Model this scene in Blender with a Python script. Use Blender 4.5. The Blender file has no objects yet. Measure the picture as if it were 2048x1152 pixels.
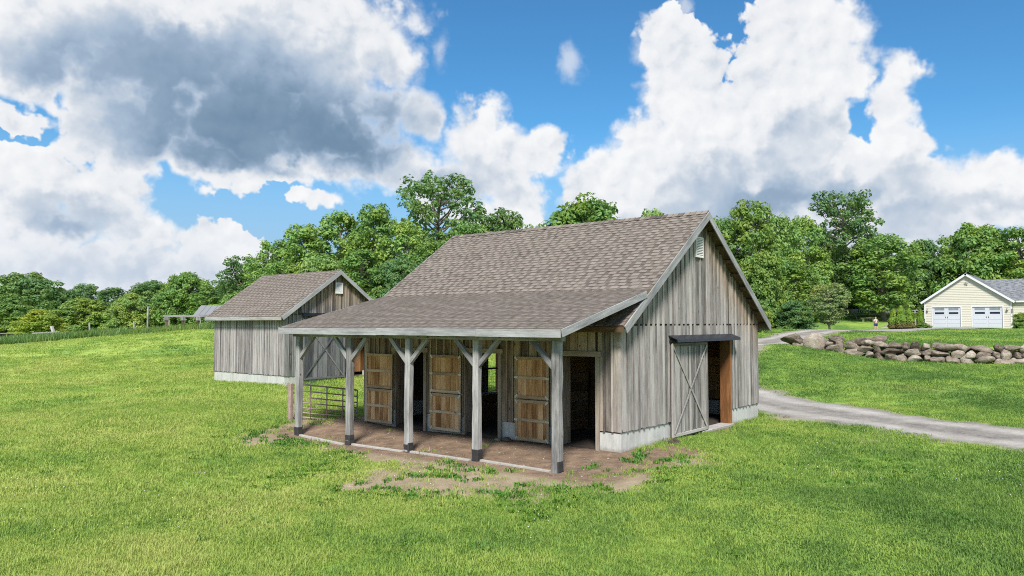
import bpy, bmesh, math, random
import numpy as np
from mathutils import Vector, Matrix
R_=math.radians
scene=bpy.context.scene
COL=scene.collection
random.seed(7)

# ---------------------------------------------------------------- camera
YAW=0.8913; PITCH=0.0467
cam_d=bpy.data.cameras.new('camera'); cam=bpy.data.objects.new('camera',cam_d); COL.objects.link(cam)
cam.location=(-14.851,-8.853,2.9); cam.rotation_euler=(math.pi/2+PITCH,0,-YAW)
cam_d.sensor_width=36.0; cam_d.lens=36.0*1513.26/2048.0; cam_d.clip_start=0.1; cam_d.clip_end=6000
scene.camera=cam

# ---------------------------------------------------------------- node helpers
def mk(nt,t,ins=None,**props):
    n=nt.nodes.new(t)
    for k,v in props.items(): setattr(n,k,v)
    for k,v in (ins or {}).items():
        s=n.inputs[k]
        if isinstance(v,bpy.types.NodeSocket): nt.links.new(v,s)
        else: s.default_value=v
    return n
def M(nt,op,a,b=None,c=None,clamp=False):
    ins={0:a}
    if b is not None: ins[1]=b
    if c is not None: ins[2]=c
    n=mk(nt,'ShaderNodeMath',ins,operation=op); n.use_clamp=clamp
    return n.outputs[0]
def VM(nt,op,a,b=None,c=None,scale=None):
    ins={0:a}
    if b is not None: ins[1]=b
    if c is not None: ins[2]=c
    n=mk(nt,'ShaderNodeVectorMath',ins,operation=op)
    if scale is not None:
        if isinstance(scale,bpy.types.NodeSocket): nt.links.new(scale,n.inputs['Scale'])
        else: n.inputs['Scale'].default_value=scale
    return n.outputs['Value'] if op in('LENGTH','DOT_PRODUCT','DISTANCE') else n.outputs[0]
def mixc(nt,f,a,b,blend='MIX'):
    n=nt.nodes.new('ShaderNodeMix'); n.data_type='RGBA'; n.blend_type=blend
    for i,v in ((0,f),(6,a),(7,b)):
        if isinstance(v,bpy.types.NodeSocket): nt.links.new(v,n.inputs[i])
        elif i==0: n.inputs[0].default_value=v
        else: n.inputs[i].default_value=(*v,1) if len(v)==3 else v
    return n.outputs[2]
def sstep(nt,v,lo,hi,a=0.0,b=1.0):
    n=mk(nt,'ShaderNodeMapRange',{0:v,1:lo,2:hi,3:a,4:b},interpolation_type='SMOOTHSTEP')
    return n.outputs[0]
def noise_(nt,vec,scale,detail=4,rough=.55,dist=0.0,out=0):
    n=mk(nt,'ShaderNodeTexNoise',{'Vector':vec,'Scale':scale,'Detail':detail,'Roughness':rough,'Distortion':dist})
    return n.outputs[out]

# ---------------------------------------------------------------- world: Nishita sky and cumulus clouds
SUN_AZ=R_(-124.0); SUN_EL=R_(46.0)     # azimuth from +Y, clockwise
w=bpy.data.worlds.new('World'); scene.world=w; w.use_nodes=True
w.cycles.sampling_method='MANUAL'; w.cycles.sample_map_resolution=512
nt=w.node_tree; nt.nodes.clear()
sky=mk(nt,'ShaderNodeTexSky'); sky.sky_type='NISHITA'; sky.sun_disc=False
sky.sun_elevation=SUN_EL; sky.sun_rotation=SUN_AZ; sky.air_density=1.0; sky.dust_density=0.6; sky.ozone_density=2.0; sky.altitude=200
hs=mk(nt,'ShaderNodeHueSaturation',{'Saturation':1.12,'Value':1.0,'Color':sky.outputs[0]})
skyc=VM(nt,'MULTIPLY',VM(nt,'SCALE',hs.outputs[0],scale=0.054),(.62,1.12,1.30))
tc=mk(nt,'ShaderNodeTexCoord'); D=VM(nt,'NORMALIZE',tc.outputs['Generated'])
sx=mk(nt,'ShaderNodeSeparateXYZ',{0:D})
az=M(nt,'SUBTRACT',M(nt,'ARCTAN2',sx.outputs[0],sx.outputs[1]),YAW)
el=M(nt,'ARCSINE',sx.outputs[2])
skyc=mixc(nt,sstep(nt,el,.26,.04,0,.9),skyc,(.175,.247,.347))
BL=[(-0.546,0.325,0.121,0.061,1.00),(-0.436,0.310,0.152,0.082,1.00),(-0.301,0.308,0.159,0.097,1.00),(-0.246,0.365,0.117,0.062,1.00),(-0.175,0.370,0.046,0.052,1.00),(-0.251,0.245,0.129,0.067,1.00),(-0.349,0.238,0.135,0.065,1.00),(-0.450,0.228,0.090,0.057,1.00),(-0.574,0.273,0.044,0.037,1.00),(-0.584,0.292,0.053,0.046,1.00),(-0.149,0.342,0.030,0.033,1.00),(-0.162,0.281,0.039,0.049,1.00),(-0.112,0.264,0.036,0.043,1.00),(-0.049,0.246,0.050,0.050,1.00),(-0.016,0.214,0.057,0.051,1.00),(0.034,0.221,0.037,0.037,1.00),(-0.062,0.182,0.073,0.035,1.00),(-0.148,0.206,0.066,0.035,1.00),(-0.213,0.200,0.078,0.028,1.00),(-0.365,0.201,0.047,0.021,1.00),(-0.259,0.157,0.039,0.015,1.00),(-0.300,0.187,0.075,0.022,0.80),(-0.586,0.217,0.033,0.017,0.90),(-0.556,0.161,0.070,0.039,1.00),(-0.506,0.143,0.058,0.040,1.00),(-0.584,0.120,0.068,0.049,1.00),(-0.536,0.106,0.077,0.034,0.90),(-0.448,0.094,0.034,0.036,1.00),(-0.392,0.093,0.040,0.033,1.00),(-0.352,0.079,0.047,0.025,1.00),(-0.500,0.065,0.142,0.032,1.00),(-0.369,0.066,0.095,0.025,0.90),(0.203,0.351,0.048,0.041,1.00),(0.234,0.301,0.059,0.053,1.00),(0.259,0.244,0.073,0.067,1.00),(0.370,0.369,0.057,0.049,1.00),(0.351,0.314,0.063,0.062,1.00),(0.415,0.346,0.033,0.044,1.00),(0.426,0.305,0.046,0.033,1.00),(0.344,0.250,0.080,0.065,1.00),(0.169,0.218,0.058,0.047,1.00),(0.136,0.180,0.058,0.038,1.00),(0.103,0.162,0.039,0.026,1.00),(0.245,0.183,0.121,0.062,1.00),(0.367,0.188,0.079,0.054,1.00),(0.412,0.197,0.033,0.032,1.00),(0.458,0.290,0.012,0.022,0.60),(0.488,0.294,0.024,0.028,1.10),(0.482,0.259,0.021,0.044,1.15),(0.481,0.213,0.027,0.034,1.10),(0.498,0.166,0.043,0.034,1.00),(0.423,0.148,0.080,0.033,1.00),(0.567,0.173,0.044,0.026,1.00),(0.557,0.132,0.069,0.033,1.00),(0.502,0.125,0.073,0.029,1.00),(0.276,0.144,0.200,0.031,1.00),(0.598,0.145,0.040,0.038,1.00),(0.011,0.162,0.040,0.045,0.90),(0.449,0.087,0.130,0.036,1.00),(0.565,0.071,0.072,0.039,1.00),(0.275,0.106,0.152,0.032,1.00),(0.136,0.129,0.077,0.026,0.90),(-0.568,0.060,0.069,0.028,1.00),(-0.431,0.052,0.127,0.024,1.00),(-0.042,0.143,0.080,0.029,0.80)]
GL=[(-0.300,0.233,0.172,0.057,0.72),(-0.378,0.277,0.210,0.096,0.62),(-0.220,0.268,0.111,0.066,0.50),(-0.452,0.313,0.150,0.070,0.42),(-0.200,0.223,0.071,0.031,0.50),(-0.377,0.200,0.089,0.030,0.45),(-0.149,0.300,0.033,0.060,0.35),(-0.541,0.129,0.061,0.022,0.40),(-0.516,0.110,0.057,0.016,0.50),(0.307,0.164,0.110,0.046,0.55),(0.390,0.234,0.061,0.035,0.40),(0.366,0.143,0.126,0.034,0.42),(-0.043,0.188,0.060,0.039,0.30),(0.488,0.178,0.046,0.023,0.35),(0.450,0.135,0.092,0.024,0.35),(-0.474,0.060,0.182,0.024,0.30),(-0.555,0.281,0.055,0.032,0.35),(0.246,0.195,0.092,0.037,0.15),(0.576,0.142,0.045,0.016,0.30),(-0.122,0.171,0.106,0.023,0.45),(0.449,0.099,0.130,0.027,0.35),(0.232,0.126,0.133,0.026,0.35)]
WISP=[(0.075,0.334,0.022,0.032,1),(-0.093,0.353,0.016,0.034,.9),(0.229,0.395,0.018,0.014,1),(.17,.341,.03,.03,1)]
warp1=noise_(nt,D,7.0,3,.55,out=1)
warp2=noise_(nt,D,30.0,3,.62,out=1)
wv=VM(nt,'ADD',VM(nt,'SCALE',VM(nt,'SUBTRACT',warp1,(.5,.5,.5)),scale=.060),VM(nt,'SCALE',VM(nt,'SUBTRACT',warp2,(.5,.5,.5)),scale=.042))
p0=mk(nt,'ShaderNodeCombineXYZ',{0:az,1:el,2:0.0}).outputs[0]
pw=VM(nt,'ADD',p0,wv)
def blobs(lst,vec,k):
    acc=None
    for (a,e,ra,re,s) in lst:
        v=VM(nt,'MULTIPLY_ADD',vec,(1/ra,1/re,0),(-a/ra,-e/re,0))
        f=M(nt,'MULTIPLY_ADD',VM(nt,'LENGTH',v),-1.0,s)
        acc=f if acc is None else M(nt,'SMOOTH_MAX',acc,f,k)
    return acc
F=blobs([(a,e,ra*1.10,re*1.10,s) for (a,e,ra,re,s) in BL],pw,.25)
# the rest of the sky carries broken cumulus of the same kind
gen=M(nt,'MULTIPLY_ADD',noise_(nt,D,3.2,3,.5),3.4,-1.62)
outside=M(nt,'MAXIMUM',sstep(nt,M(nt,'ABSOLUTE',az),.66,.9),sstep(nt,el,.44,.6))
F=M(nt,'MAXIMUM',F,M(nt,'ADD',gen,M(nt,'MULTIPLY_ADD',outside,2.0,-2.0)))
def billow(vec): return mk(nt,'ShaderNodeTexVoronoi',{'Vector':vec,'Scale':20.0,'Detail':1.0,'Roughness':.55,'Lacunarity':2.6},feature='F1').outputs[0]
nb=noise_(nt,D,17.0,6,.6)
Dw=VM(nt,'ADD',D,VM(nt,'SCALE',wv,scale=.75))
vor=billow(Dw)
dens=M(nt,'ADD',F,M(nt,'MULTIPLY_ADD',nb,.72,-.34))
dens=M(nt,'ADD',dens,M(nt,'MULTIPLY_ADD',vor,-.55,.48))
edge=sstep(nt,noise_(nt,D,5.0,2,.5),.40,.62,.10,.55)
alpha=sstep(nt,dens,.0,edge)
# billow relief: the same fields sampled a little towards the light, at three scales
def towards(k): return (-.628*.62*k,.778*.62*k,.78*k)
nb2=noise_(nt,VM(nt,'ADD',D,towards(.012)),17.0,6,.6); vor2=billow(VM(nt,'ADD',Dw,towards(.014)))
lo1=noise_(nt,D,6.5,3,.5); lo2=noise_(nt,VM(nt,'ADD',D,towards(.05)),6.5,3,.5)
rel=M(nt,'ADD',M(nt,'MULTIPLY',M(nt,'SUBTRACT',nb,nb2),.5),M(nt,'MULTIPLY',M(nt,'SUBTRACT',vor2,vor),.36))
rel=M(nt,'ADD',rel,M(nt,'MULTIPLY',M(nt,'SUBTRACT',lo1,lo2),.55))
G=None
pg=VM(nt,'ADD',p0,VM(nt,'SCALE',wv,scale=1.5))
for (a,e,ra,re,s) in GL:
    v=VM(nt,'MULTIPLY_ADD',pg,(1/ra,1/re,0),(-a/ra,-e/re,0))
    f=M(nt,'MULTIPLY',sstep(nt,VM(nt,'LENGTH',v),1.55,.1),s)
    G=f if G is None else M(nt,'ADD',G,M(nt,'MULTIPLY',f,M(nt,'SUBTRACT',1.0,G)))
G=M(nt,'ADD',G,M(nt,'MULTIPLY',sstep(nt,gen,.25,1.2),M(nt,'MULTIPLY',outside,.55)))
G=M(nt,'MULTIPLY',G,sstep(nt,dens,.02,.75))
G=M(nt,'ADD',G,M(nt,'MULTIPLY_ADD',lo1,.45,-.10))
soft=M(nt,'MULTIPLY_ADD',sstep(nt,G,.25,.65),-.8,1.0)
shade=M(nt,'SUBTRACT',G,M(nt,'MULTIPLY',rel,soft),clamp=True)
cr=nt.nodes.new('ShaderNodeValToRGB'); nt.links.new(shade,cr.inputs[0])
el_=cr.color_ramp.elements
el_[0].position=0.0; el_[0].color=(.450,.452,.455,1)
el_[1].position=1.0; el_[1].color=(.082,.128,.186,1)
for p_,c_ in((.25,(.395,.405,.42,1)),(.46,(.29,.32,.36,1)),(.68,(.19,.24,.305,1)),(.86,(.122,.172,.236,1))):
    q_=el_.new(p_); q_.color=c_
hz=sstep(nt,el,.16,.0)
ccol=mixc(nt,M(nt,'MULTIPLY',hz,.45),cr.outputs[0],(.30,.34,.40))
wsp=blobs(WISP,VM(nt,'ADD',p0,VM(nt,'SCALE',wv,scale=.6)),.05)
wa=M(nt,'MULTIPLY',sstep(nt,M(nt,'ADD',wsp,M(nt,'MULTIPLY_ADD',nb,1.6,-.85)),.0,.8),.55)
col=mixc(nt,M(nt,'MAXIMUM',M(nt,'MULTIPLY',alpha,.985),wa),skyc,ccol)
bg=mk(nt,'ShaderNodeBackground',{'Color':col,'Strength':1.0})
wo=mk(nt,'ShaderNodeOutputWorld',{0:bg.outputs[0]})

# ---------------------------------------------------------------- sun and exposure
sl=bpy.data.lights.new('sun','SUN'); sl.energy=2.7; sl.angle=R_(11); sl.color=(1,.95,.87)
so=bpy.data.objects.new('sun',sl); COL.objects.link(so)
sd=Vector((math.sin(SUN_AZ)*math.cos(SUN_EL),math.cos(SUN_AZ)*math.cos(SUN_EL),math.sin(SUN_EL)))
so.rotation_euler=sd.to_track_quat('Z','Y').to_euler(); so.location=(-30,-10,40)
vs=scene.view_settings; vs.view_transform='Standard'; vs.look='None'; vs.exposure=1.08; vs.gamma=1.0; vs.use_curve_mapping=False
scene.cycles.use_denoising=False; scene.cycles.filter_width=1.05
scene.cycles.max_bounces=6; scene.cycles.transparent_max_bounces=8

# ---------------------------------------------------------------- terrain height
CP=np.array([
(0,0,0),(8.2,0,-.03),(8.5,9,.1),(-2.4,0,-.07),(-2.4,8.65,-.13),(0,4.5,-.02),(-14.85,-8.85,-.45),(-8,-3,-.25),(-4,-8,-.15),
(-11.5,1.6,-.3),(-8.4,12,-.1),(-20,5,-.3),(-5,-20,-.3),(-30,-20,-.8),(2.9,17.1,.41),(2.9,22.3,.33),(8,17,.6),(8,22.5,.7),(3.8,9.6,0.02),(-1.9,10.1,.1),
(1.5,33,.45),(6.7,36.2,1.2),(4.6,54.7,1.27),(11.9,53.7,1.83),(15.3,46.3,2.37),(23,103.6,1.5),(33,99,1.5),(-10,40,.3),(-15,60,.8),
(7,-7,0),(10,-6.6,.02),(13.5,-1,.1),(18.85,3.76,.5),(31,-4.9,.85),(29.8,-1.8,.85),(29.1,.6,.93),(29.5,3.24,1.19),(30,5.7,1.55),
(33.5,-4.8,1.72),(32.5,-1.6,1.76),(32.,1.0,1.78),(32,3.6,1.75),(29.7,8.3,1.6),(20,9,.75),(15,12,.5),(47.3,13.1,1.86),(52.4,11.5,2.02),
(72.7,7.1,2.4),(72.7,-.5,2.4),(90,5,2.8),(75.8,12.8,2.04),(62,8,2.2),(85.2,13.8,3.3),(91.5,18.8,3.85),(56.3,14.6,2.35),(60,13.4,2.3),
(60,40,2.6),(90,60,4.2),(40,70,2.5),(115,0,4),(60,-30,2),(30,-30,.8),(10,-30,.1),(45,-8,2.0),(45,2,2.05),(30,25,1.5),(35,-15,1.3),(31,-15,1.2)],float)
WX=np.array([-60,-15,-4.9,-1.8,.6,3.2,5.7,9]); WV=np.array([31,31,31,29.9,29.2,29.6,30.1,31])
def step(x,y):
    t=np.clip((x-np.interp(y,WX,WV)-.05)/.8,0,1); a=.78*np.clip((6.3-y)/3.2,0,1)*np.clip((y+60)/30,0,1)
    return a*t*t*(3-2*t)*np.clip((75-x)/35,0,1)
def _phi(r2): return 0.5*r2*np.log(np.maximum(r2,1e-9))
_n=len(CP); _A=np.zeros((_n+3,_n+3)); _D=((CP[:,None,:2]-CP[None,:,:2])**2).sum(-1)
_A[:_n,:_n]=_phi(_D)+np.eye(_n)*0.4; _A[:_n,_n:]=np.c_[np.ones(_n),CP[:,:2]]; _A[_n:,:_n]=_A[:_n,_n:].T
_w=np.linalg.solve(_A,np.r_[CP[:,2]-step(CP[:,0],CP[:,1]),0,0,0])
def height(x,y):
    x=np.asarray(x,float);y=np.asarray(y,float);s=x.shape;x=x.ravel();y=y.ravel()
    o=_w[_n]+_w[_n+1]*x+_w[_n+2]*y
    for i in range(_n): o=o+_w[i]*_phi((x-CP[i,0])**2+(y-CP[i,1])**2)
    o=o+step(x,y)
    rr=np.hypot(x-20,y-25); t=np.clip((rr-95)/60,0,1); t=t*t*(3-2*t)
    return (np.clip(o,-1.5,5)*(1-t)+2.6*t).reshape(s)


def H(x,y): return float(height(np.array([x]),np.array([y]))[0])

def vn(x,y,seed=0):
    xi=np.floor(x);yi=np.floor(y);fx=x-xi;fy=y-yi;fx=fx*fx*(3-2*fx);fy=fy*fy*(3-2*fy)
    def h(a,b):
        v=np.sin(a*127.1+b*311.7+seed*74.7)*43758.5453; return v-np.floor(v)
    return (h(xi,yi)*(1-fx)+h(xi+1,yi)*fx)*(1-fy)+(h(xi,yi+1)*(1-fx)+h(xi+1,yi+1)*fx)*fy
def fb(x,y,seed=0,o=4):
    s=0;a=.5;t=0
    for i in range(o): s=s+a*vn(x*2**i,y*2**i,seed+i);t+=a;a*=.5
    return s/t

# ---------------------------------------------------------------- mesh helpers
WM={}
class MB:
    def __init__(s): s.v=[];s.f=[]
    def poly8(s,P):      # 8 corners: bottom 4 (ccw), top 4
        b=len(s.v); s.v+=[tuple(p) for p in P]
        s.f+=[(b+3,b+2,b+1,b),(b+4,b+5,b+6,b+7),(b,b+1,b+5,b+4),(b+1,b+2,b+6,b+5),(b+2,b+3,b+7,b+6),(b+3,b,b+4,b+7)]
        return s
    def box(s,x0,x1,y0,y1,z0,z1):
        return s.poly8([(x0,y0,z0),(x1,y0,z0),(x1,y1,z0),(x0,y1,z0),(x0,y0,z1),(x1,y0,z1),(x1,y1,z1),(x0,y1,z1)])
    def prism(s,pts,off):    # polygon pts extruded by off
        n=len(pts); b=len(s.v); off=Vector(off)
        s.v+=[tuple(p) for p in pts]+[tuple(Vector(p)+off) for p in pts]
        s.f.append(tuple(range(b+n-1,b-1,-1))); s.f.append(tuple(range(b+n,b+2*n)))
        for i in range(n): j=(i+1)%n; s.f.append((b+i,b+j,b+n+j,b+n+i))
        return s
    def tube(s,pts,rad,n=8,cap=True):
        pts=[Vector(p) for p in pts]; b=len(s.v)
        if not hasattr(rad,'__len__'): rad=[rad]*len(pts)
        for i,p in enumerate(pts):
            t=(pts[min(i+1,len(pts)-1)]-pts[max(i-1,0)]).normalized()
            a=t.cross(Vector((0,0,1)) if abs(t.z)<.95 else Vector((1,0,0))).normalized(); c=t.cross(a)
            for k in range(n):
                an=2*math.pi*k/n; s.v.append(tuple(p+(a*math.cos(an)+c*math.sin(an))*rad[i]))
        for i in range(len(pts)-1):
            for k in range(n):
                q=b+i*n; s.f.append((q+k,q+(k+1)%n,q+n+(k+1)%n,q+n+k))
        if cap:
            s.f.append(tuple(b+k for k in reversed(range(n)))); e=b+(len(pts)-1)*n; s.f.append(tuple(e+k for k in range(n)))
        return s
def link(name,data,parent=None,mat=None,world=None):
    o=bpy.data.objects.new(name,data); COL.objects.link(o)
    if mat is not None and data is not None: data.materials.append(mat) if not data.materials else None
    W=world if world is not None else Matrix.Identity(4); o.matrix_basis=W; WM[o.name]=W
    if parent is not None:
        o.parent=parent; o.matrix_parent_inverse=WM[parent.name].inverted()
    return o
def build(name,mb,mat,parent=None,world=None,smooth=False,bevel=0):
    me=bpy.data.meshes.new(name); me.from_pydata(mb.v,[],mb.f); me.update()
    if smooth: me.polygons.foreach_set('use_smooth',[True]*len(me.polygons))
    o=link(name,me,parent,mat,world)
    if bevel:
        m=o.modifiers.new('bevel','BEVEL'); m.width=bevel; m.segments=1; m.limit_method='ANGLE'
    return o
def npmesh(name,V,Fc,mat,parent=None,smooth=False,world=None):
    V=np.asarray(V,np.float32);Fc=np.asarray(Fc,np.int32); k=Fc.shape[1]
    me=bpy.data.meshes.new(name); me.vertices.add(len(V)); me.vertices.foreach_set('co',V.ravel())
    me.loops.add(Fc.size); me.loops.foreach_set('vertex_index',Fc.ravel())
    me.polygons.add(len(Fc)); me.polygons.foreach_set('loop_start',np.arange(0,Fc.size,k,dtype=np.int32))
    me.update(calc_edges=True)
    if smooth: me.polygons.foreach_set('use_smooth',np.ones(len(Fc),bool))
    return link(name,me,parent,mat,world)
def empty(name,loc,label=None,cat=None,group=None,rz=0):
    o=bpy.data.objects.new(name,None); COL.objects.link(o); o.empty_display_size=.3
    W=Matrix.Translation(loc)@Matrix.Rotation(rz,4,'Z'); o.matrix_basis=W; WM[o.name]=W
    return tag(o,label,cat,group)
def tag(o,label=None,cat=None,group=None,kind=None):
    if label: o['label']=label
    if cat: o['category']=cat
    if group: o['group']=group
    if kind: o['kind']=kind
    return o
def beam(name,p0,p1,w,t,mat,parent,side=None,bevel=.004,ends=None):
    """a timber from p0 to p1, width w across side, thickness t; built along its own Z so the grain follows it"""
    p0=Vector(p0);p1=Vector(p1); z=(p1-p0); L=z.length; z.normalize()
    s=Vector(side) if side is not None else (Vector((0,0,1)).cross(z) if abs(z.z)<.95 else Vector((1,0,0)))
    y=z.cross(s).normalized(); x=y.cross(z).normalized()
    W=Matrix.Translation(p0)@Matrix(((x.x,y.x,z.x,0),(x.y,y.y,z.y,0),(x.z,y.z,z.z,0),(0,0,0,1)))
    return build(name,MB().box(-w/2,w/2,-t/2,t/2,0,L),mat,parent,W,bevel=bevel)

# ---------------------------------------------------------------- materials
MATS={}
def newmat(name):
    m=bpy.data.materials.new(name); m.use_nodes=True; nt=m.node_tree; nt.nodes.clear()
    out=nt.nodes.new('ShaderNodeOutputMaterial'); MATS[name]=m
    return m,nt,out
def bsdf(nt,out,color,rough=.85,bump=None,bstr=.3,bdist=.01,metal=0.0,spec=.3):
    b=mk(nt,'ShaderNodeBsdfPrincipled',{'Base Color':color if isinstance(color,bpy.types.NodeSocket) else (*color,1),'Roughness':rough,'Metallic':metal,'Specular IOR Level':spec})
    if bump is not None:
        bn=mk(nt,'ShaderNodeBump',{'Height':bump,'Strength':bstr,'Distance':bdist}); nt.links.new(bn.outputs[0],b.inputs['Normal'])
    nt.links.new(b.outputs[0],out.inputs[0]); return b
def ramp(nt,fac,stops):
    n=nt.nodes.new('ShaderNodeValToRGB'); nt.links.new(fac,n.inputs[0]); e=n.color_ramp.elements
    e[0].position,e[0].color=stops[0][0],(*stops[0][1],1); e[1].position,e[1].color=stops[-1][0],(*stops[-1][1],1)
    for p,c in stops[1:-1]: q=e.new(p); q.color=(*c,1)
    return n.outputs[0]
def wood(name,dark,mid,light,axis=2,warm=None,warmfn=None,rough=.85,rnd=.35,stain=.6):
    m,nt,out=newmat(name); tc=mk(nt,'ShaderNodeTexCoord'); oi=mk(nt,'ShaderNodeObjectInfo')
    off=VM(nt,'SCALE',mk(nt,'ShaderNodeCombineXYZ',{0:oi.outputs['Random'],1:oi.outputs['Random'],2:oi.outputs['Random']}).outputs[0],scale=61.0)
    P=VM(nt,'ADD',tc.outputs['Object'],off)
    s=[1,1,1]; s[axis]=.07; g=VM(nt,'MULTIPLY',P,tuple(s))
    s2=[1,1,1]; s2[axis]=.25; g2=VM(nt,'MULTIPLY',P,tuple(s2))
    n1=noise_(nt,g,22,6,.6,.4); n2=noise_(nt,g,95,3,.6); n3=noise_(nt,g2,3.2,5,.6)
    f=M(nt,'ADD',M(nt,'ADD',M(nt,'MULTIPLY',n1,.55),M(nt,'MULTIPLY',n2,.25)),M(nt,'MULTIPLY',n3,stain))
    f=M(nt,'ADD',f,M(nt,'MULTIPLY_ADD',oi.outputs['Random'],rnd,-.5*rnd))
    f=M(nt,'MULTIPLY_ADD',f,1.0,-.5*(stain-.2)+.0)
    c=ramp(nt,f,[(.26,dark),(.48,mid),(.70,light)])
    if warm is not None:
        geo=mk(nt,'ShaderNodeNewGeometry'); wf=warmfn(nt,geo.outputs['Position'],n3,n1,oi.outputs['Random'])
        c2=ramp(nt,f,[(.26,warm[0]),(.48,warm[1]),(.70,warm[2])]); c=mixc(nt,wf,c,c2)
    vk=mk(nt,'ShaderNodeTexVoronoi',{'Vector':VM(nt,'MULTIPLY',P,tuple(.45 if i==axis else 1 for i in range(3))),'Scale':3.3},feature='F1').outputs[0]
    c=mixc(nt,sstep(nt,vk,.075,.03),c,tuple(x*.45 for x in dark))
    bsdf(nt,out,c,rough,M(nt,'ADD',n1,n2),.5,.006,spec=.2); return m
GREY=((.105,.096,.093),(.278,.259,.248),(.455,.43,.41))
BROWN=((.10,.062,.036),(.26,.18,.115),(.43,.335,.24))
def gable_warm(nt,pos,n3,n1,r):
    s=mk(nt,'ShaderNodeSeparateXYZ',{0:pos})
    dl=M(nt,'SUBTRACT',M(nt,'SUBTRACT',5.9,M(nt,'MULTIPLY',M(nt,'ABSOLUTE',M(nt,'SUBTRACT',s.outputs[0],4.1)),.686)),s.outputs[2])
    right=sstep(nt,s.outputs[0],3.2,5.6,.25,.85)
    d=M(nt,'ADD',dl,M(nt,'MULTIPLY_ADD',n3,1.6,-.8))
    return M(nt,'MULTIPLY',sstep(nt,d,1.7,.1),right)
def under_porch(nt,pos,n3,n1,r):
    s=mk(nt,'ShaderNodeSeparateXYZ',{0:pos})
    a=sstep(nt,M(nt,'ADD',s.outputs[1],M(nt,'MULTIPLY_ADD',n3,.8,-.4)),-.1,1.2,.18,.85)
    return M(nt,'MULTIPLY',a,M(nt,'MULTIPLY_ADD',r,.3,.7))
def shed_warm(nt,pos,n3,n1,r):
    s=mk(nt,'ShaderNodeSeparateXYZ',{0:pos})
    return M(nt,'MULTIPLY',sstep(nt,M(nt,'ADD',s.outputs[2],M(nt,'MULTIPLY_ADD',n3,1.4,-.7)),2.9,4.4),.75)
wood('gable_wood',*GREY,warm=BROWN,warmfn=gable_warm,rnd=.32)
wood('front_wood',*GREY,warm=BROWN,warmfn=under_porch)
wood('grey_wood',*GREY); wood('grey_beam',(.085,.083,.085),(.25,.246,.242),(.43,.425,.42),rnd=.15,stain=.75)
wood('shed_front_wood',(.105,.096,.098),(.285,.262,.264),(.455,.43,.43),rnd=.4); wood('shed_gable_wood',(.06,.06,.065),(.16,.158,.16),(.30,.295,.29),warm=BROWN,warmfn=shed_warm)  # gable siding in darker greys: its shade side put into the colour
wood('shed_door_wood',(.055,.056,.062),(.12,.122,.13),(.22,.22,.225),rnd=.3)
wood('fascia_wood',(.14,.14,.145),(.29,.292,.30),(.44,.442,.45),axis=2,rnd=.1,stain=.8)
wood('door_wood',(.24,.115,.048),(.53,.30,.14),(.74,.50,.29),rnd=.3,stain=.9)
wood('door_frame_wood',(.22,.15,.09),(.42,.31,.20),(.60,.49,.36),rnd=.2)
wood('trim_wood',(.15,.12,.09),(.30,.255,.205),(.45,.40,.335),rnd=.2)
wood('orange_wood',(.16,.068,.026),(.34,.165,.068),(.50,.28,.135),rnd=.5,stain=.6)
wood('deck_wood',(.05,.03,.018),(.13,.085,.05),(.22,.15,.095))
wood('dark_wood',(.02,.016,.013),(.05,.04,.032),(.09,.075,.06))
wood('grey_fence_wood',(.13,.125,.12),(.25,.24,.235),(.38,.37,.36))
def simple(name,col,rough=.6,metal=0.0,var=.15,scale=8,bstr=.0,spec=.4):
    m,nt,out=newmat(name); tc=mk(nt,'ShaderNodeTexCoord'); oi=mk(nt,'ShaderNodeObjectInfo')
    n=noise_(nt,tc.outputs['Object'],scale,6,.6); f=M(nt,'ADD',M(nt,'MULTIPLY_ADD',n,2*var,1-var),M(nt,'MULTIPLY_ADD',oi.outputs['Random'],var*.6,-var*.3))
    rgb=mk(nt,'ShaderNodeRGB'); rgb.outputs[0].default_value=(*col,1); c=VM(nt,'SCALE',rgb.outputs[0],scale=f)
    bsdf(nt,out,c,rough,n,bstr,.01,metal,spec); return m
simple('tar',(.035,.033,.034),.8,var=.5,scale=25); simple('white_paint',(.78,.78,.77),.5,var=.05); simple('vent_paint',(.70,.69,.66),.55,var=.08)
simple('awning_metal',(.025,.032,.05),.38,.6,var=.3); simple('galv',(.50,.52,.50),.45,.5,var=.25,scale=30); simple('gate_rust',(.36,.265,.24),.65,.2,var=.35,scale=20)
simple('iron',(.03,.03,.03),.5,.6); simple('floor_soil',(.05,.038,.03),.95,var=.4,scale=5); simple('bark',(.20,.175,.15),.95,var=.35,scale=14,bstr=.5)
simple('garage_white',(.52,.55,.59),.45,var=.03); simple('house_trim',(.64,.65,.67),.5,var=.03); simple('cream_siding',(.565,.54,.455),.6,var=.04,scale=2)
simple('glass_dark',(.015,.018,.04),.06,0,var=.2,spec=.6); simple('glass_sky',(.20,.235,.25),.08,0,var=.5,spec=.7,scale=3); simple('apron_concrete',(.30,.29,.275),.9,var=.12,scale=1.5)  # upper garage panes: pale sky reflection put into the base colour
simple('metal_roof',(.27,.28,.295),.4,.3,var=.12); simple('skin',(.62,.40,.30),.6,var=.03); simple('shirt_pink',(.70,.52,.47),.8,var=.1); simple('shorts_blue',(.035,.09,.25),.85,var=.1); simple('hair_brown',(.17,.10,.06),.7,var=.2); simple('shoe_white',(.7,.7,.7),.6)
simple('lamp_metal',(.30,.29,.28),.4,.6); simple('timber_pale',(.40,.385,.355),.9,var=.4,scale=12,bstr=.3); simple('sand_stone',(.40,.36,.31),.95,var=.3,scale=10)
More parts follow.
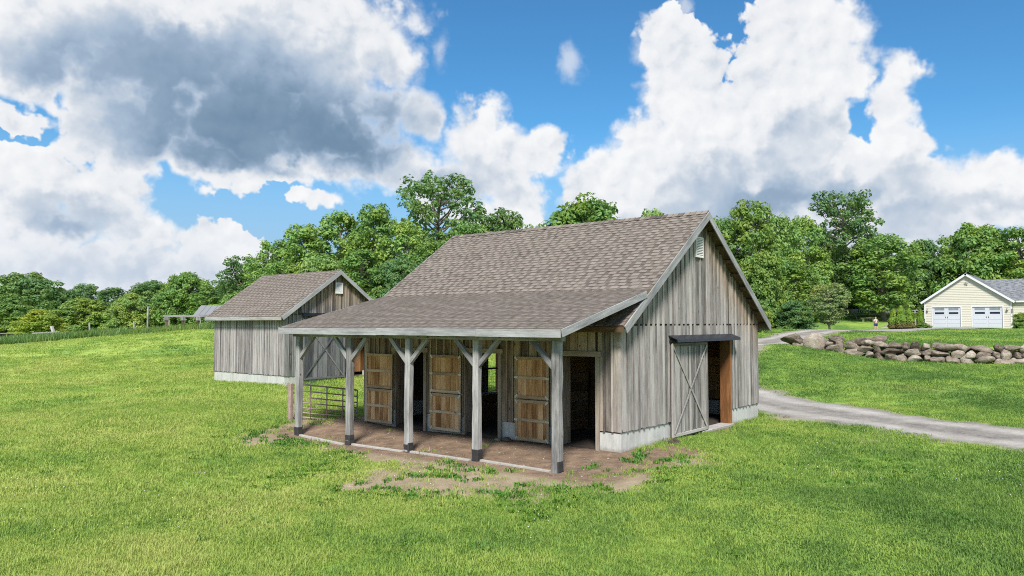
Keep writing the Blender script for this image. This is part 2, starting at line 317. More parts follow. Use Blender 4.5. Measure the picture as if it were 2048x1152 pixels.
# concrete with form lines
m,nt,out=newmat('concrete'); tc=mk(nt,'ShaderNodeTexCoord'); P=tc.outputs['Object']
n1=noise_(nt,VM(nt,'MULTIPLY',P,(1,1,.18)),9,6,.65); n2=noise_(nt,P,40,4,.6); n3=noise_(nt,P,1.3,3,.5)
f=M(nt,'ADD',M(nt,'ADD',M(nt,'MULTIPLY',n1,.5),M(nt,'MULTIPLY',n2,.2)),M(nt,'MULTIPLY',n3,.4))
c=ramp(nt,f,[(.36,(.31,.31,.30)),(.55,(.50,.50,.485)),(.72,(.63,.63,.615))])
zz=mk(nt,'ShaderNodeSeparateXYZ',{0:P}).outputs[2]
wz=M(nt,'ADD',zz,M(nt,'MULTIPLY_ADD',noise_(nt,P,5,5,.7),.22,-.06))
c=mixc(nt,M(nt,'MULTIPLY',sstep(nt,wz,.16,.04),.55),c,(.20,.165,.125))
bsdf(nt,out,c,.9,f,.3,.01)
# shingles
def shingle_mat(name,a,b,c3):
    m,nt,out=newmat(name); at=mk(nt,'ShaderNodeAttribute',attribute_name='tone'); tc=mk(nt,'ShaderNodeTexCoord')
    n=noise_(nt,tc.outputs['Object'],55,4,.7); n2=noise_(nt,tc.outputs['Object'],1.1,4,.6)
    f=M(nt,'ADD',M(nt,'MULTIPLY',at.outputs['Fac'],.62),M(nt,'ADD',M(nt,'MULTIPLY',n,.28),M(nt,'MULTIPLY_ADD',n2,.22,-.06)))
    c=ramp(nt,f,[(.2,a),(.5,b),(.8,c3)]); bsdf(nt,out,c,.95,n,.4,.004,spec=.15); return m
shingle_mat('shingle_brown',(.10,.084,.076),(.18,.155,.138),(.255,.222,.198))
shingle_mat('shingle_grey',(.10,.11,.125),(.19,.20,.22),(.30,.31,.33))
# leaves
def leaf_mat(name,c0,c1,c2,trans=.42):
    m,nt,out=newmat(name); g=mk(nt,'ShaderNodeNewGeometry'); oi=mk(nt,'ShaderNodeObjectInfo')
    n=noise_(nt,g.outputs['Position'],.55,3,.5)
    f=M(nt,'ADD',M(nt,'MULTIPLY',g.outputs['Random Per Island'],.45),M(nt,'ADD',M(nt,'MULTIPLY',oi.outputs['Random'],.30),M(nt,'MULTIPLY',n,.45)))
    c=ramp(nt,f,[(.2,c0),(.58,c1),(1.0,c2)])
    n4=noise_(nt,VM(nt,'ADD',g.outputs['Position'],(17,3,9)),.32,3,.6); c=mixc(nt,sstep(nt,n4,.38,.66),VM(nt,'MULTIPLY',c,(.82,.95,1.25)),VM(nt,'MULTIPLY',c,(1.10,1.02,.88)))
    d=mk(nt,'ShaderNodeBsdfPrincipled',{'Base Color':c,'Roughness':.55,'Specular IOR Level':.25})
    t=mk(nt,'ShaderNodeBsdfTranslucent',{'Color':mixc(nt,.5,c,(.20,.30,.03))})
    mx=mk(nt,'ShaderNodeMixShader',{0:trans,1:d.outputs[0],2:t.outputs[0]}); nt.links.new(mx.outputs[0],out.inputs[0]); return m
leaf_mat('leaf_green',(0.111,0.203,0.048),(0.219,0.361,0.079),(0.391,0.562,0.138))
leaf_mat('leaf_dark',(0.088,0.171,0.057),(0.171,0.297,0.090),(0.297,0.441,0.144))
leaf_mat('leaf_light',(0.134,0.234,0.050),(0.262,0.390,0.087),(0.426,0.552,0.157))
leaf_mat('leaf_yellow',(.22,.31,.03),(.38,.46,.06),(.52,.58,.12))
leaf_mat('leaf_sage',(.22,.29,.085),(.34,.42,.14),(.48,.54,.22))
leaf_mat('leaf_cedar',(0.133,0.251,0.035),(0.251,0.397,0.052),(0.412,0.558,0.088)); leaf_mat('leaf_rust',(0.117,0.098,0.031),(0.195,0.156,0.049),(0.273,0.215,0.069))
# grass colours by place (ground and blades share them)
def grass_color(nt,pos,extra=None):
    n1=noise_(nt,pos,.22,4,.6); n2=noise_(nt,pos,1.3,4,.65); n3=noise_(nt,VM(nt,'ADD',pos,(40,9,0)),.09,3,.5)
    s=mk(nt,'ShaderNodeSeparateXYZ',{0:pos})
    side=sstep(nt,M(nt,'SUBTRACT',M(nt,'MULTIPLY',s.outputs[0],.628),M(nt,'MULTIPLY',s.outputs[1],.778)),-9,7)   # the lawn is greener towards the drive, more clover and yellow to the west
    f=M(nt,'ADD',M(nt,'ADD',M(nt,'MULTIPLY_ADD',n1,1.25,-.10),M(nt,'MULTIPLY_ADD',n2,.72,-.345)),M(nt,'MULTIPLY_ADD',side,-.27,.065))
    if extra is not None: f=M(nt,'ADD',f,extra)
    c=ramp(nt,f,[(.12,(.105,.205,.046)),(.36,(.20,.335,.074)),(.58,(.325,.445,.088)),(.85,(.45,.50,.15))])
    return mixc(nt,sstep(nt,n3,.60,.72,0,.45),c,(.37,.38,.13))
m,nt,out=newmat('grass_blade'); g=mk(nt,'ShaderNodeNewGeometry')
c=grass_color(nt,g.outputs['Position'],M(nt,'MULTIPLY_ADD',g.outputs['Random Per Island'],.34,-.16))
d=mk(nt,'ShaderNodeBsdfPrincipled',{'Base Color':c,'Roughness':.6,'Specular IOR Level':.2}); t=mk(nt,'ShaderNodeBsdfTranslucent',{'Color':c})
mx=mk(nt,'ShaderNodeMixShader',{0:.35,1:d.outputs[0],2:t.outputs[0]}); nt.links.new(mx.outputs[0],out.inputs[0])
leaf_mat('weed_leaf',(0.072,0.180,0.024),(0.120,0.276,0.036),(0.204,0.384,0.072)); leaf_mat('tall_grass_leaf',(0.094,0.188,0.031),(0.175,0.288,0.062),(0.312,0.388,0.125))
m,nt,out=newmat('ground_mat'); g=mk(nt,'ShaderNodeNewGeometry'); pos=g.outputs['Position']
gc=VM(nt,'SCALE',grass_color(nt,pos,M(nt,'MULTIPLY_ADD',noise_(nt,pos,9,5,.7),.5,-.25)),scale=.92)
dirt=mk(nt,'ShaderNodeAttribute',attribute_name='dirt').outputs['Fac']; soil=mk(nt,'ShaderNodeAttribute',attribute_name='soil').outputs['Fac']
nd=noise_(nt,pos,2.6,7,.72); nf=noise_(nt,pos,34,5,.8)
dm=sstep(nt,M(nt,'ADD',dirt,M(nt,'MULTIPLY_ADD',noise_(nt,pos,5,6,.75),1.0,-.5)),.25,.62)
sand=ramp(nt,M(nt,'ADD',M(nt,'MULTIPLY',nd,.6),M(nt,'MULTIPLY',nf,.4)),[(.32,(.20,.155,.10)),(.5,(.31,.25,.17)),(.68,(.43,.36,.26))])
soilc=ramp(nt,M(nt,'ADD',M(nt,'MULTIPLY',nd,.7),M(nt,'MULTIPLY',nf,.35)),[(.36,(.10,.073,.055)),(.50,(.205,.145,.105)),(.62,(.30,.21,.145)),(.74,(.43,.325,.23))])
dc=mixc(nt,sstep(nt,M(nt,'ADD',soil,M(nt,'MULTIPLY_ADD',nd,.5,-.25)),.3,.7),sand,soilc)
bsdf(nt,out,mixc(nt,dm,gc,dc),.95,M(nt,'ADD',nf,nd),.6,.03,spec=.1)
m,nt,out=newmat('gravel'); g=mk(nt,'ShaderNodeNewGeometry'); pos=g.outputs['Position']
at=mk(nt,'ShaderNodeAttribute',attribute_name='across').outputs['Fac']
n1=noise_(nt,pos,14,8,.85); n2=noise_(nt,pos,1.0,6,.7); tr=M(nt,'MULTIPLY',sstep(nt,M(nt,'ABSOLUTE',M(nt,'SUBTRACT',M(nt,'ABSOLUTE',at),.45)),.3,.05),.14)
c=ramp(nt,M(nt,'ADD',M(nt,'ADD',M(nt,'MULTIPLY',n1,.45),M(nt,'MULTIPLY',n2,.45)),tr),[(.33,(.12,.11,.10)),(.47,(.26,.242,.222)),(.60,(.37,.35,.325)),(.72,(.50,.48,.45))])
edge=sstep(nt,M(nt,'ADD',M(nt,'ABSOLUTE',at),M(nt,'MULTIPLY_ADD',noise_(nt,pos,2.5,5,.65),.5,-.25)),.62,1.0)
c=mixc(nt,M(nt,'MULTIPLY',edge,.8),c,mixc(nt,n2,(.30,.27,.16),(.27,.31,.10)))
bsdf(nt,out,c,.95,n1,.6,.02,spec=.1)
m,nt,out=newmat('pebble'); g=mk(nt,'ShaderNodeNewGeometry'); c=ramp(nt,g.outputs['Random Per Island'],[(0,(.16,.13,.10)),(.4,(.30,.27,.23)),(.8,(.46,.43,.39)),(1,(.55,.47,.33))]); bsdf(nt,out,c,.9)
# field stone
m,nt,out=newmat('field_stone'); tc=mk(nt,'ShaderNodeTexCoord'); oi=mk(nt,'ShaderNodeObjectInfo'); P=VM(nt,'ADD',tc.outputs['Object'],VM(nt,'SCALE',oi.outputs['Location'],scale=1.7))
n1=noise_(nt,P,3.4,7,.7); n2=noise_(nt,P,16,4,.7)
c=ramp(nt,M(nt,'ADD',M(nt,'ADD',M(nt,'MULTIPLY',n1,.8),M(nt,'MULTIPLY',n2,.35)),M(nt,'MULTIPLY_ADD',oi.outputs['Random'],.3,-.2)),[(.32,(.07,.056,.044)),(.46,(.19,.155,.125)),(.62,(.34,.29,.24)),(.82,(.56,.51,.45))])
bsdf(nt,out,c,.95,M(nt,'ADD',n1,n2),.8,.05,spec=.15)

# ================================================================ ground, driveway
def axis_lines(lo,hi,step):
    c=list(np.arange(lo,hi+1e-6,step)); s=step; p=hi
    right=[];left=[]
    while p<1900: s=min(s*1.13,120); p+=s; right.append(p)
    s=step; p=lo
    while p>-1900: s=min(s*1.13,120); p-=s; left.append(p)
    return np.array(left[::-1]+c+right)
def dirtmask(x,y):
    dx=np.maximum(np.maximum(-2.75-x,x-.1),0); dy=np.maximum(np.maximum(-.4-y,y-9.3),0); d=np.hypot(dx,dy)
    n=fb(x*.8,y*.8,3); n2=fb(x*.35,y*.35,9)
    m=np.clip(1.12-d/2.15,0,1.1)-.35*np.clip((y-8.6)/1.2,0,1)*(d>.2)+(n-.5)*1.9*(d>0)*np.clip(1.5-d/3.6,0,1)
    for (cx,cy,r,a) in ((-1.6,-1.2,1.5,.5),(-4.0,0.6,1.1,.3),(-4.7,1.2,.9,.6),(-5.2,2.6,.8,.7),(-5.6,4.1,.7,.65),(-4.8,6.5,.6,.2),(4.6,-.5,1.6,.45),(8.6,-1.0,1.1,.75),(1.2,-.6,.9,.35),(5.3,-3.9,1.3,.5),(3.8,-5.2,1.1,.4),(7.0,-3.6,1.0,.42),(-4.2,-8.6,1.3,.55),(-3.3,-9.4,1.2,.5),(1.6,11.6,2.2,.35),(-6.5,6.2,.35,.7),(-11.3,1.4,.7,.3)):
        m=m+a*np.clip(1.3-np.hypot(x-cx,y-cy)/r,0,1)*(.45+1.1*n)
    m=m+.6*np.clip(1-np.hypot(np.maximum(np.maximum(0-x,x-8.2),0),np.maximum(np.maximum(-y,y-8.77),0))/.5,0,1)*n
    return np.clip(m,0,1.2)
def soilmask(x,y):
    dx=np.maximum(np.maximum(-2.5-x,x-9),0); dy=np.maximum(np.maximum(-.9-y,y-9.0),0)
    return np.clip(1-np.hypot(dx,dy)/.9,0,1)
# driveway centre line (from beyond the frame at the near side, past the barn, up to the garage)
DRV=np.array([(3.2,-22),(5.6,-12),(7.75,-7.0),(9.75,-3.0),(12.2,1.3),(16.2,5.6),(21.5,8.0),(27.5,8.9),(34,9.8),(42,11.4),(52,12.3),(62,11.8),(70,11.8),(77,11.6),(84,10.2),(98,8.5)],float)
def catmull(P,n):
    out=[]
    for i in range(len(P)-1):
        p0=P[max(i-1,0)];p1=P[i];p2=P[i+1];p3=P[min(i+2,len(P)-1)]
        for t in np.arange(n)/n: out.append(.5*((2*p1)+(-p0+p2)*t+(2*p0-5*p1+4*p2-p3)*t*t+(-p0+3*p1-3*p2+p3)*t**3))
    out.append(P[-1]); return np.array(out)
DC=catmull(DRV,16)
def drive_dist(x,y):
    s=np.full(x.shape,1e9)
    for p in DC[::2]: s=np.minimum(s,(x-p[0])**2+(y-p[1])**2)
    return np.sqrt(s)
gx=axis_lines(-24,48,.4); gy=axis_lines(-14,40,.4)
X,Y=np.meshgrid(gx,gy,indexing='ij'); Zg=height(X,Y)
inb=(X>.25)&(X<7.95)&(Y>.25)&(Y<8.5); Zg=np.where(inb,Zg-.25,Zg)
nx,ny=len(gx),len(gy); idx=np.arange(nx*ny).reshape(nx,ny)
Fq=np.stack([idx[:-1,:-1],idx[1:,:-1],idx[1:,1:],idx[:-1,1:]],-1).reshape(-1,4)
ground=npmesh('ground',np.stack([X,Y,Zg],-1).reshape(-1,3),Fq,MATS['ground_mat'],smooth=True); tag(ground,'mown green lawn and bare earth around the barns','lawn',kind='structure')
def fattr(me,name,vals):
    a=me.attributes.new(name,'FLOAT','POINT'); a.data.foreach_set('value',np.asarray(vals,np.float32).ravel())
fattr(ground.data,'dirt',dirtmask(X,Y)); fattr(ground.data,'soil',soilmask(X,Y))
K=9; tv=np.gradient(DC,axis=0); tv/=np.linalg.norm(tv,axis=1)[:,None]; nv=np.stack([-tv[:,1],tv[:,0]],-1)
dv=[];da=[]
for i,p in enumerate(DC):
    hw=2.2+.25*math.sin(i*.37)+.15*math.sin(i*1.1)
    for k in range(K):
        a=-1+2*k/(K-1); q=p+nv[i]*hw*a; dv.append((q[0],q[1],H(q[0],q[1])+(.035 if abs(a)<.9 else -.012))); da.append(a)
df=[(i*K+k,i*K+k+1,(i+1)*K+k+1,(i+1)*K+k) for i in range(len(DC)-1) for k in range(K-1)]
drive=npmesh('driveway',dv,[f[::-1] for f in df],MATS['gravel'],smooth=True); fattr(drive.data,'across',da); tag(drive,'grey gravel driveway curving past the barn up to the garage','driveway',kind='structure')
# paved apron in front of the garage doors
ap=[]; 
ax=np.linspace(58.5,72.4,12); ay=np.linspace(-.6,9.6,12)
for x in ax:
    for y in ay:
        t=(x-58.5)/13.9; yy=y+(1-t)*1.2*(1 if y>4 else 1.6); ap.append((x,yy,H(x,yy)+.06))
af=[(i*12+j,(i+1)*12+j,(i+1)*12+j+1,i*12+j+1) for i in range(11) for j in range(11)]
tag(npmesh('garage_apron',ap,af,MATS['apron_concrete']),'pale paved apron in front of the garage doors','pavement',kind='structure')

# ================================================================ building helpers
def cut(u0,u1,zb,zt,ops):
    """vertical pieces left of a strip u0..u1 once the openings (ua,ub,za,zb) are taken out"""
    um=(u0+u1)/2; segs=[(zb,None)]
    res=[];cur=zb
    for (a,b,c,e) in sorted([o for o in ops if o[0]-1e-4<=um<=o[1]+1e-4],key=lambda o:o[2]):
        if c>cur+.02: res.append((cur,c))
        cur=max(cur,e)
    if cur<zt-.02: res.append((cur,None))
    return res
def board_edges(u0,u1,pitch,ops,rng,jit=.12):
    marks=sorted({u0,u1,*[o[0] for o in ops if u0<o[0]<u1],*[o[1] for o in ops if u0<o[1]<u1]}); E=[]
    for a,b in zip(marks[:-1],marks[1:]):
        n=max(1,round((b-a)/pitch)); es=[a+(b-a)*i/n for i in range(n+1)]
        for i in range(1,n): es[i]+=rng.uniform(-jit,jit)*pitch
        E+=es[:-1]
    return E+[u1]
def slab(mapf,u0,u1,z0a,z0b,z1a,z1b,n0,n1):
    P=[mapf(u0,z0a,n0),mapf(u1,z0b,n0),mapf(u1,z0b,n1),mapf(u0,z0a,n1),mapf(u0,z1a,n0),mapf(u1,z1b,n0),mapf(u1,z1b,n1),mapf(u0,z1a,n1)]
    return MB().poly8(P)
def siding(parent,mapf,u0,u1,zb,topf,ops,pitch,mat,batw=.05,split=None,seed=1,batten=True,peak=None,gap=.05):
    rng=random.Random(seed); E=board_edges(u0,u1,pitch,ops,rng)
    if peak is not None:
        i=min(range(len(E)),key=lambda k:abs(E[k]-peak)); E[i]=peak
    def piece(name,a,b,n0,n1,use_split,low):
        for (c,e) in cut(a,b,low,max(topf(a),topf(b)),ops):
            tops=(topf(a),topf(b)) if e is None else (e,e)
            if split is not None and use_split and c<split-.1 and min(tops)>split+.1:
                rr=[(c,c,split-gap/2,split-gap/2),(split+gap/2,split+gap/2,*tops)]
            elif split is not None and use_split and c<split<max(tops) and min(tops)<=split+.1:
                rr=[(c,c,min(split-gap/2,tops[0]),min(split-gap/2,tops[1]))]
            else: rr=[(c,c,*tops)]
            for (za,zb2,ta,tb) in rr:
                if max(ta,tb)-za<.04: continue
                build(name,slab(mapf,a,b,za,zb2,max(ta,za+.01),max(tb,zb2+.01),n0,n1),MATS[mat],parent)
    for a,b in zip(E[:-1],E[1:]):
        d=rng.uniform(0,.006); gr=batw/2+.015 if batten else .004
        piece('board',a+(gr if a>u0+.01 else 0),b-(gr if b<u1-.01 else 0),.004,.024+d,True,zb+rng.uniform(-.012,.012))
    if batten:
        for e in E[1:-1]:
            if any(o[0]-.01<e<o[1]+.01 and abs(e-o[0])<.02 or abs(e-o[1])<.02 for o in ops): continue
            piece('batten',e-batw/2,e+batw/2,.003,.046+rng.uniform(0,.008),False,zb+rng.uniform(-.01,.01))
    return E
def sheathing(name,mapf,u0,u1,zb,topf,ops,mat,parent,depth=.05,peak=None):
    marks=sorted({u0,u1,*[o[0] for o in ops],*[o[1] for o in ops],*([peak] if peak else [])}); mb=MB()
    for a,b in zip(marks[:-1],marks[1:]):
        for (c,e) in cut(a,b,zb,max(topf(a),topf(b)),ops):
            t=(topf(a),topf(b)) if e is None else (e,e)
            P=slab(mapf,a,b,c,c,t[0],t[1],-depth,0.0); k=len(mb.v); mb.v+=P.v; mb.f+=[tuple(i+k for i in f) for f in P.f]
    return build(name,mb,MATS[mat],parent)
def shingles(name,O,u,v,width,length,expo,parent,mat,seed,wr=(.11,.24)):
    rng=np.random.RandomState(seed); O=Vector(O);u=Vector(u).normalized();v=Vector(v).normalized();n=u.cross(v).normalized()
    V=[];F=[];T=[]
    rows=int(math.ceil(length/expo))
    for r in range(rows):
        v0=r*expo; v1=min(v0+expo*1.12,length); x=-rng.uniform(0,.3); thick=rng.rand()<.5; rowt=rng.uniform(-.08,.08)
        while x<width:
            thick=not thick; wd=rng.uniform(*wr)*(1.0 if thick else .62); a=max(x,0);b=min(x+wd,width); x+=wd
            if b-a<.03: continue
            th=.008+(.012 if thick else 0)+rng.uniform(0,.003); j=rng.uniform(-.006,.006)
            k=len(V)
            for (uu,vv,nn) in ((a+.002,v0+j,th),(b-.002,v0+j,th),(b-.002,v1,.002),(a+.002,v1,.002),(a+.002,v0+j,-.004),(b-.002,v0+j,-.004)):
                V.append(tuple(O+u*uu+v*vv+n*nn))
            t=(rng.uniform(.6,.9) if thick else rng.uniform(.08,.45))+rowt*.6  # thin tabs toned darker: shadow between thick tabs put into the colour
            F+= [(k,k+1,k+2,k+3),(k+4,k+5,k+1,k),(k+4,k,k+3,k+3),(k+1,k+5,k+2,k+2)]; T+=[t,t*.85,t,t]
    me=bpy.data.meshes.new(name); FF=[tuple(dict.fromkeys(f)) for f in F]; me.from_pydata(V,[],FF); me.update()
    a=me.attributes.new('tone','FLOAT','FACE'); a.data.foreach_set('value',np.array(T,np.float32))
    o=link(name,me,parent,MATS[mat]); o['kind']='stuff'; return o
def roof_slope(parent,x0,z0,x1,z1,y0,y1,expo,mat,seed,thick=.10,name='roof'):
    """a slope rising from (x0,z0) to (x1,z1) between y0 and y1: deck and shingles"""
    d=Vector((x1-x0,0,z1-z0)); L=d.length; v=d.normalized(); u=Vector((0,-1,0)) if x1>x0 else Vector((0,1,0)); n=u.cross(v)
    P0=Vector((x0,0,z0)); P1=Vector((x1,0,z1)); lo=-n*.014; hi=-n*thick
    mb=MB(); q=[P0+hi,P1+hi,P1+lo,P0+lo]; mb.prism([(p.x,y0,p.z) for p in q],(0,y1-y0,0))
    deck=build(name,mb,MATS['deck_wood'],parent)
    shingles('shingles',(x0,y1 if x1>x0 else y0,z0)-n*.006 if False else Vector((x0,y1 if x1>x0 else y0,z0))-n*.010,u,v,y1-y0,L,expo,deck,mat,seed)
    return deck,n,v

# ================================================================ the main barn
W,LB,RK=8.2,8.77,.6862
ZE=2.853; XE=-.333; ZR=5.895; OV=.30
def roofz(x): return ZR-RK*abs(x-4.1)
barn=empty('barn',(4.1,4.4,0),'large weathered grey barn with open porch, stall doors and wooden sliding door','barn')
gmap=lambda u,z,n:(u,-n,z); fmap=lambda u,z,n:(-n,u,z); bmap=lambda u,z,n:(u,LB+n,z); rmap=lambda u,z,n:(W+n,u,z)
gtop=lambda u:roofz(u)-.115
S_OP=(4.0,6.0,-1,2.42)
gable=sheathing('gable_wall',gmap,.0,W,.44,gtop,[S_OP],'dark_wood',barn,peak=4.1)  # dark backing added behind the boards, keeps light out of slot and gaps
siding(gable,gmap,0,W,.452,gtop,[S_OP],.245,'gable_wood',split=2.865,seed=11,peak=4.1,batw=.07)
# front wall under the porch
F_OPS=[(.62,1.65,-1,2.13),(3.54,4.76,-1,2.13),(6.22,7.42,-1,2.10)]
front=sheathing('front_wall',fmap,.03,LB-.03,.42,lambda u:3.0,F_OPS,'dark_wood',barn)
siding(front,fmap,-.024,LB+.02,.440,lambda u:2.99,F_OPS,.24,'front_wood',seed=5,batw=.045)
B_OP=(4.9,6.02,.46,2.35)
far=sheathing('far_gable_wall',bmap,0,W,.44,gtop,[B_OP],'dark_wood',barn,peak=4.1)
siding(far,bmap,0,W,.452,gtop,[B_OP],.285,'grey_wood',seed=12,peak=4.1)
back=sheathing('back_wall',rmap,0,LB,.44,lambda u:2.95,[],'dark_wood',barn)
siding(back,rmap,0,LB,.452,lambda u:2.9,[],.285,'grey_wood',seed=13)
for k in range(9):     # plank lining seen through the sliding door
    z=.52+k*.262; build('lining_plank',MB().box(7.99+random.uniform(0,.012),8.13,.12,LB-.12,z,z+.255),MATS['orange_wood'],back)
# concrete base
base=MB()
def stem(mb,x0,x1,y0,y1,top=.468): mb.box(x0,x1,y0,y1,-.7,top)
T=.2
cb=[]
for (a,b) in ((.0,3.98),(6.02,W)): cb.append((a,b,.002,T))
for (a,b) in ((T+.002,.60),(1.67,3.52),(4.78,6.20),(7.44,LB-T-.002)): cb.append((.002,T,a,b))
cb+= [(W-T,W-.002,T+.002,LB-T-.002),(0,W,LB-T,LB-.002)]
for c in cb: build('concrete_base',MB().box(c[0],c[1],c[2],c[3],-.7,.468),MATS['concrete'],barn,bevel=.012)
build('barn_floor',MB().box(.05,W-.05,.05,LB-.05,-.3,.025),MATS['floor_soil'],barn)
build('door_sill',MB().box(3.98,6.02,-.12,.25,-.3,.05),MATS['concrete'],barn,bevel=.01)
# roof
r1,n1,v1=roof_slope(barn,XE,ZE,4.1,ZR,-OV,LB+OV,.142,'shingle_brown',21)
r2,n2,v2=roof_slope(barn,2*4.1-XE,ZE,4.1,ZR,-OV,LB+OV,.142,'shingle_brown',22)
PX0,PZ0,PX1=-2.75,2.795,.88; PZ1=ZE+RK*(PX1-XE)+.03
r3,n3,v3=roof_slope(barn,PX0,PZ0,PX1,PZ1,-OV-.01,LB+OV+.01,.142,'shingle_brown',23,thick=.08,name='porch_roof')
capm=MB()
y=-OV
while y<LB+OV-.02:
    e=min(y+.17,LB+OV); 
    for s in(-1,1):
        capm.poly8([(4.1,y,ZR+.02),(4.1+s*.14,y,ZR+.022-.14*RK),(4.1+s*.14,e,ZR+.012-.14*RK),(4.1,e,ZR+.01),(4.1,y,ZR+.032),(4.1+s*.14,y,ZR+.034-.14*RK),(4.1+s*.14,e,ZR+.018-.14*RK),(4.1,e,ZR+.016)])
    y=e
cp=build('ridge_cap',capm,MATS['shingle_brown'],r1); cp['kind']='stuff'
at=cp.data.attributes.new('tone','FLOAT','FACE'); at.data.foreach_set('value',np.repeat(np.random.RandomState(4).rand(len(cp.data.polygons)//6),6).astype(np.float32))
def rake(parent,xa,za,xb,zb,y,h=.19,t=.028,mat='fascia_wood',drop=.006):
    """board along a gable edge, its top following the slope"""
    d=Vector((xb-xa,0,zb-za)); n=Vector((-d.z,0,d.x)).normalized()
    if n.z<0:n=-n
    A=Vector((xa,y,za))-n*(h/2+drop); B=Vector((xb,y,zb))-n*(h/2+drop)
    return beam('rake_board',A,B,t,h,MATS[mat],parent,side=(0,1,0),bevel=.003)
for yy,sg in((-OV-.016,1),(LB+OV+.016,-1)):
    rake(barn,XE-.02,ZE-.014,4.1,ZR,yy); rake(barn,8.2-XE+.02,ZE-.014,4.1,ZR,yy+.001)
pd=Vector((.62-PX0,0,(PZ1-PZ0)/(PX1-PX0)*(.62-PX0)))
rake(barn,PX0-.02,PZ0-.006,PX0+pd.x,PZ0+pd.z,-OV-.03,h=.155); rake(barn,PX0-.02,PZ0-.006,PX0+pd.x,PZ0+pd.z,LB+OV+.03,h=.155)
# eave fascia of the porch in three lengths
for (a,b,dz) in ((-OV-.01,1.9,0),(1.905,5.1,.004),(5.105,LB+OV+.02,-.004)): beam('fascia_board',(PX0-.018,a,PZ0-.095+dz),(PX0-.018,b,PZ0-.095+dz),.032,.165,MATS['fascia_wood'],barn,side=(1,0,0))
beam('fascia_board',(8.2-XE+.016,-OV,ZE-.1),(8.2-XE+.016,LB+OV,ZE-.1),.03,.15,MATS['fascia_wood'],barn,side=(1,0,0))
beam('fascia_board',(XE-.016,-OV+.005,ZE-.09),(XE-.016,LB+OV,ZE-.09),.03,.13,MATS['deck_wood'],barn,side=(1,0,0))
# lookouts under the gable overhang
for s in(-1,1):
    for k in range(1,9):
        x=4.1+s*(k*.52); z=roofz(x)-.17
        build('lookout',MB().box(x-.045,x+.045,-OV+.005,-.045,z-.04,z+.035),MATS['deck_wood'],barn)
# porch rafters and beam
for y in np.arange(.1,LB,.61):
    beam('rafter',(PX0+.05,y,PZ0-.15),(PX1-.2,y,PZ1-.2),.045,.10,MATS['deck_wood'],barn,side=(0,1,0),bevel=0)
beam('porch_beam',(-2.4,-.12,2.615),(-2.4,LB+.1,2.615),.15,.15,MATS['grey_beam'],barn,side=(1,0,0))
# posts, hewn and a little uneven, tarred at the foot
POSTY=[.04,2.19,4.345,6.50,8.65]
def hewn(x,y,z0,z1,w,seed):
    rng=random.Random(seed); mb=MB(); n=9; ring=[]; c=.022
    for i in range(n):
        z=z0+(z1-z0)*i/(n-1); dx,dy=rng.uniform(-.008,.008),rng.uniform(-.008,.008); ww=w*(1+rng.uniform(-.05,.05))*(1.04-.06*i/n)
        h=ww/2
        pts=[(-h+c,-h),(h-c,-h),(h,-h+c),(h,h-c),(h-c,h),(-h+c,h),(-h,h-c),(-h,-h+c)]
        mb.v+=[(x+a+dx,y+b+dy,z) for a,b in pts]
    for i in range(n-1):
        for k in range(8): q=i*8; mb.f.append((q+k,q+(k+1)%8,q+8+(k+1)%8,q+8+k))
    mb.f.append(tuple(reversed(range(8)))); mb.f.append(tuple((n-1)*8+k for k in range(8))); return mb
for i,y in enumerate(POSTY):
    g=H(-2.4,y); wv_=.175 if i in(0,) else .165
    po=build('porch_post',hewn(-2.4,y,g-.3,2.545,wv_,40+i),MATS['grey_beam'],barn)
    tb=build('tarred_base',hewn(-2.4,y,g-.3,g+.22+.03*(i%2),wv_+.018,60+i),MATS['tar'],po); tb['label']='black tarred foot of the post'
    for s in(-1,1):
        if (i==0 and s<0) or (i==4 and s>0): continue
        beam('knee_brace',(-2.4,y+s*.05,1.98),(-2.4,y+s*.64,2.56),.09,.10,MATS['grey_beam'],barn,side=(1,0,0))
# dutch doors folded back against the front wall
def dutch(y0,y1,ztop,plates,seed):
    rng=random.Random(seed); wd=y1-y0
    for (za,zb,nm) in((.03,ztop*.5-.012,'lower_door'),(ztop*.5+.012,ztop,'upper_door')):
        dr=build(nm,MB().box(-.066,-.052,y0+.02,y1-.02,za+.02,zb-.02),MATS['dark_wood'],barn)
        n=6; es=[y0+.03+(wd-.06)*k/n+(rng.uniform(-.02,.02) if 0<k<n else 0) for k in range(n+1)]
        for a,b in zip(es[:-1],es[1:]): build('board',MB().box(-.086-rng.uniform(0,.006),-.067,a+.004,b-.004,za+.01,zb-.01),MATS['door_wood'],dr)
        for a in(y0,y1-.07): build('stile',MB().box(-.112,-.088,a,a+.07,za,zb),MATS['door_frame_wood'],dr,bevel=.003)
        for zc in(za,(za+zb)/2-.035,zb-.075): beam('rail',(-.1015,y0+.072,zc+.037),(-.1015,y1-.072,zc+.037),.027,.075,MATS['door_frame_wood'],dr,side=(1,0,0),bevel=.003)
        if plates:
            for yy,zz,an in((y1-.05,zb-.05,.8),(y0+.05,zb-.05,-.8),(y1-.05,za+.05,-.8),(y0+.05,za+.05,.8),(y1-.04,(za+zb)/2,1.571),(y0+.04,(za+zb)/2,1.571)):
                d=Vector((0,math.sin(an)*.055,math.cos(an)*.055)); beam('corner_plate',Vector((-.118,yy,zz))-d,Vector((-.118,yy,zz))+d,.006,.05,MATS['galv'],dr,side=(1,0,0),bevel=0)
dutch(7.46,8.62,2.02,False,1); dutch(4.80,5.93,2.05,True,2); dutch(1.93,2.97,2.08,True,3)
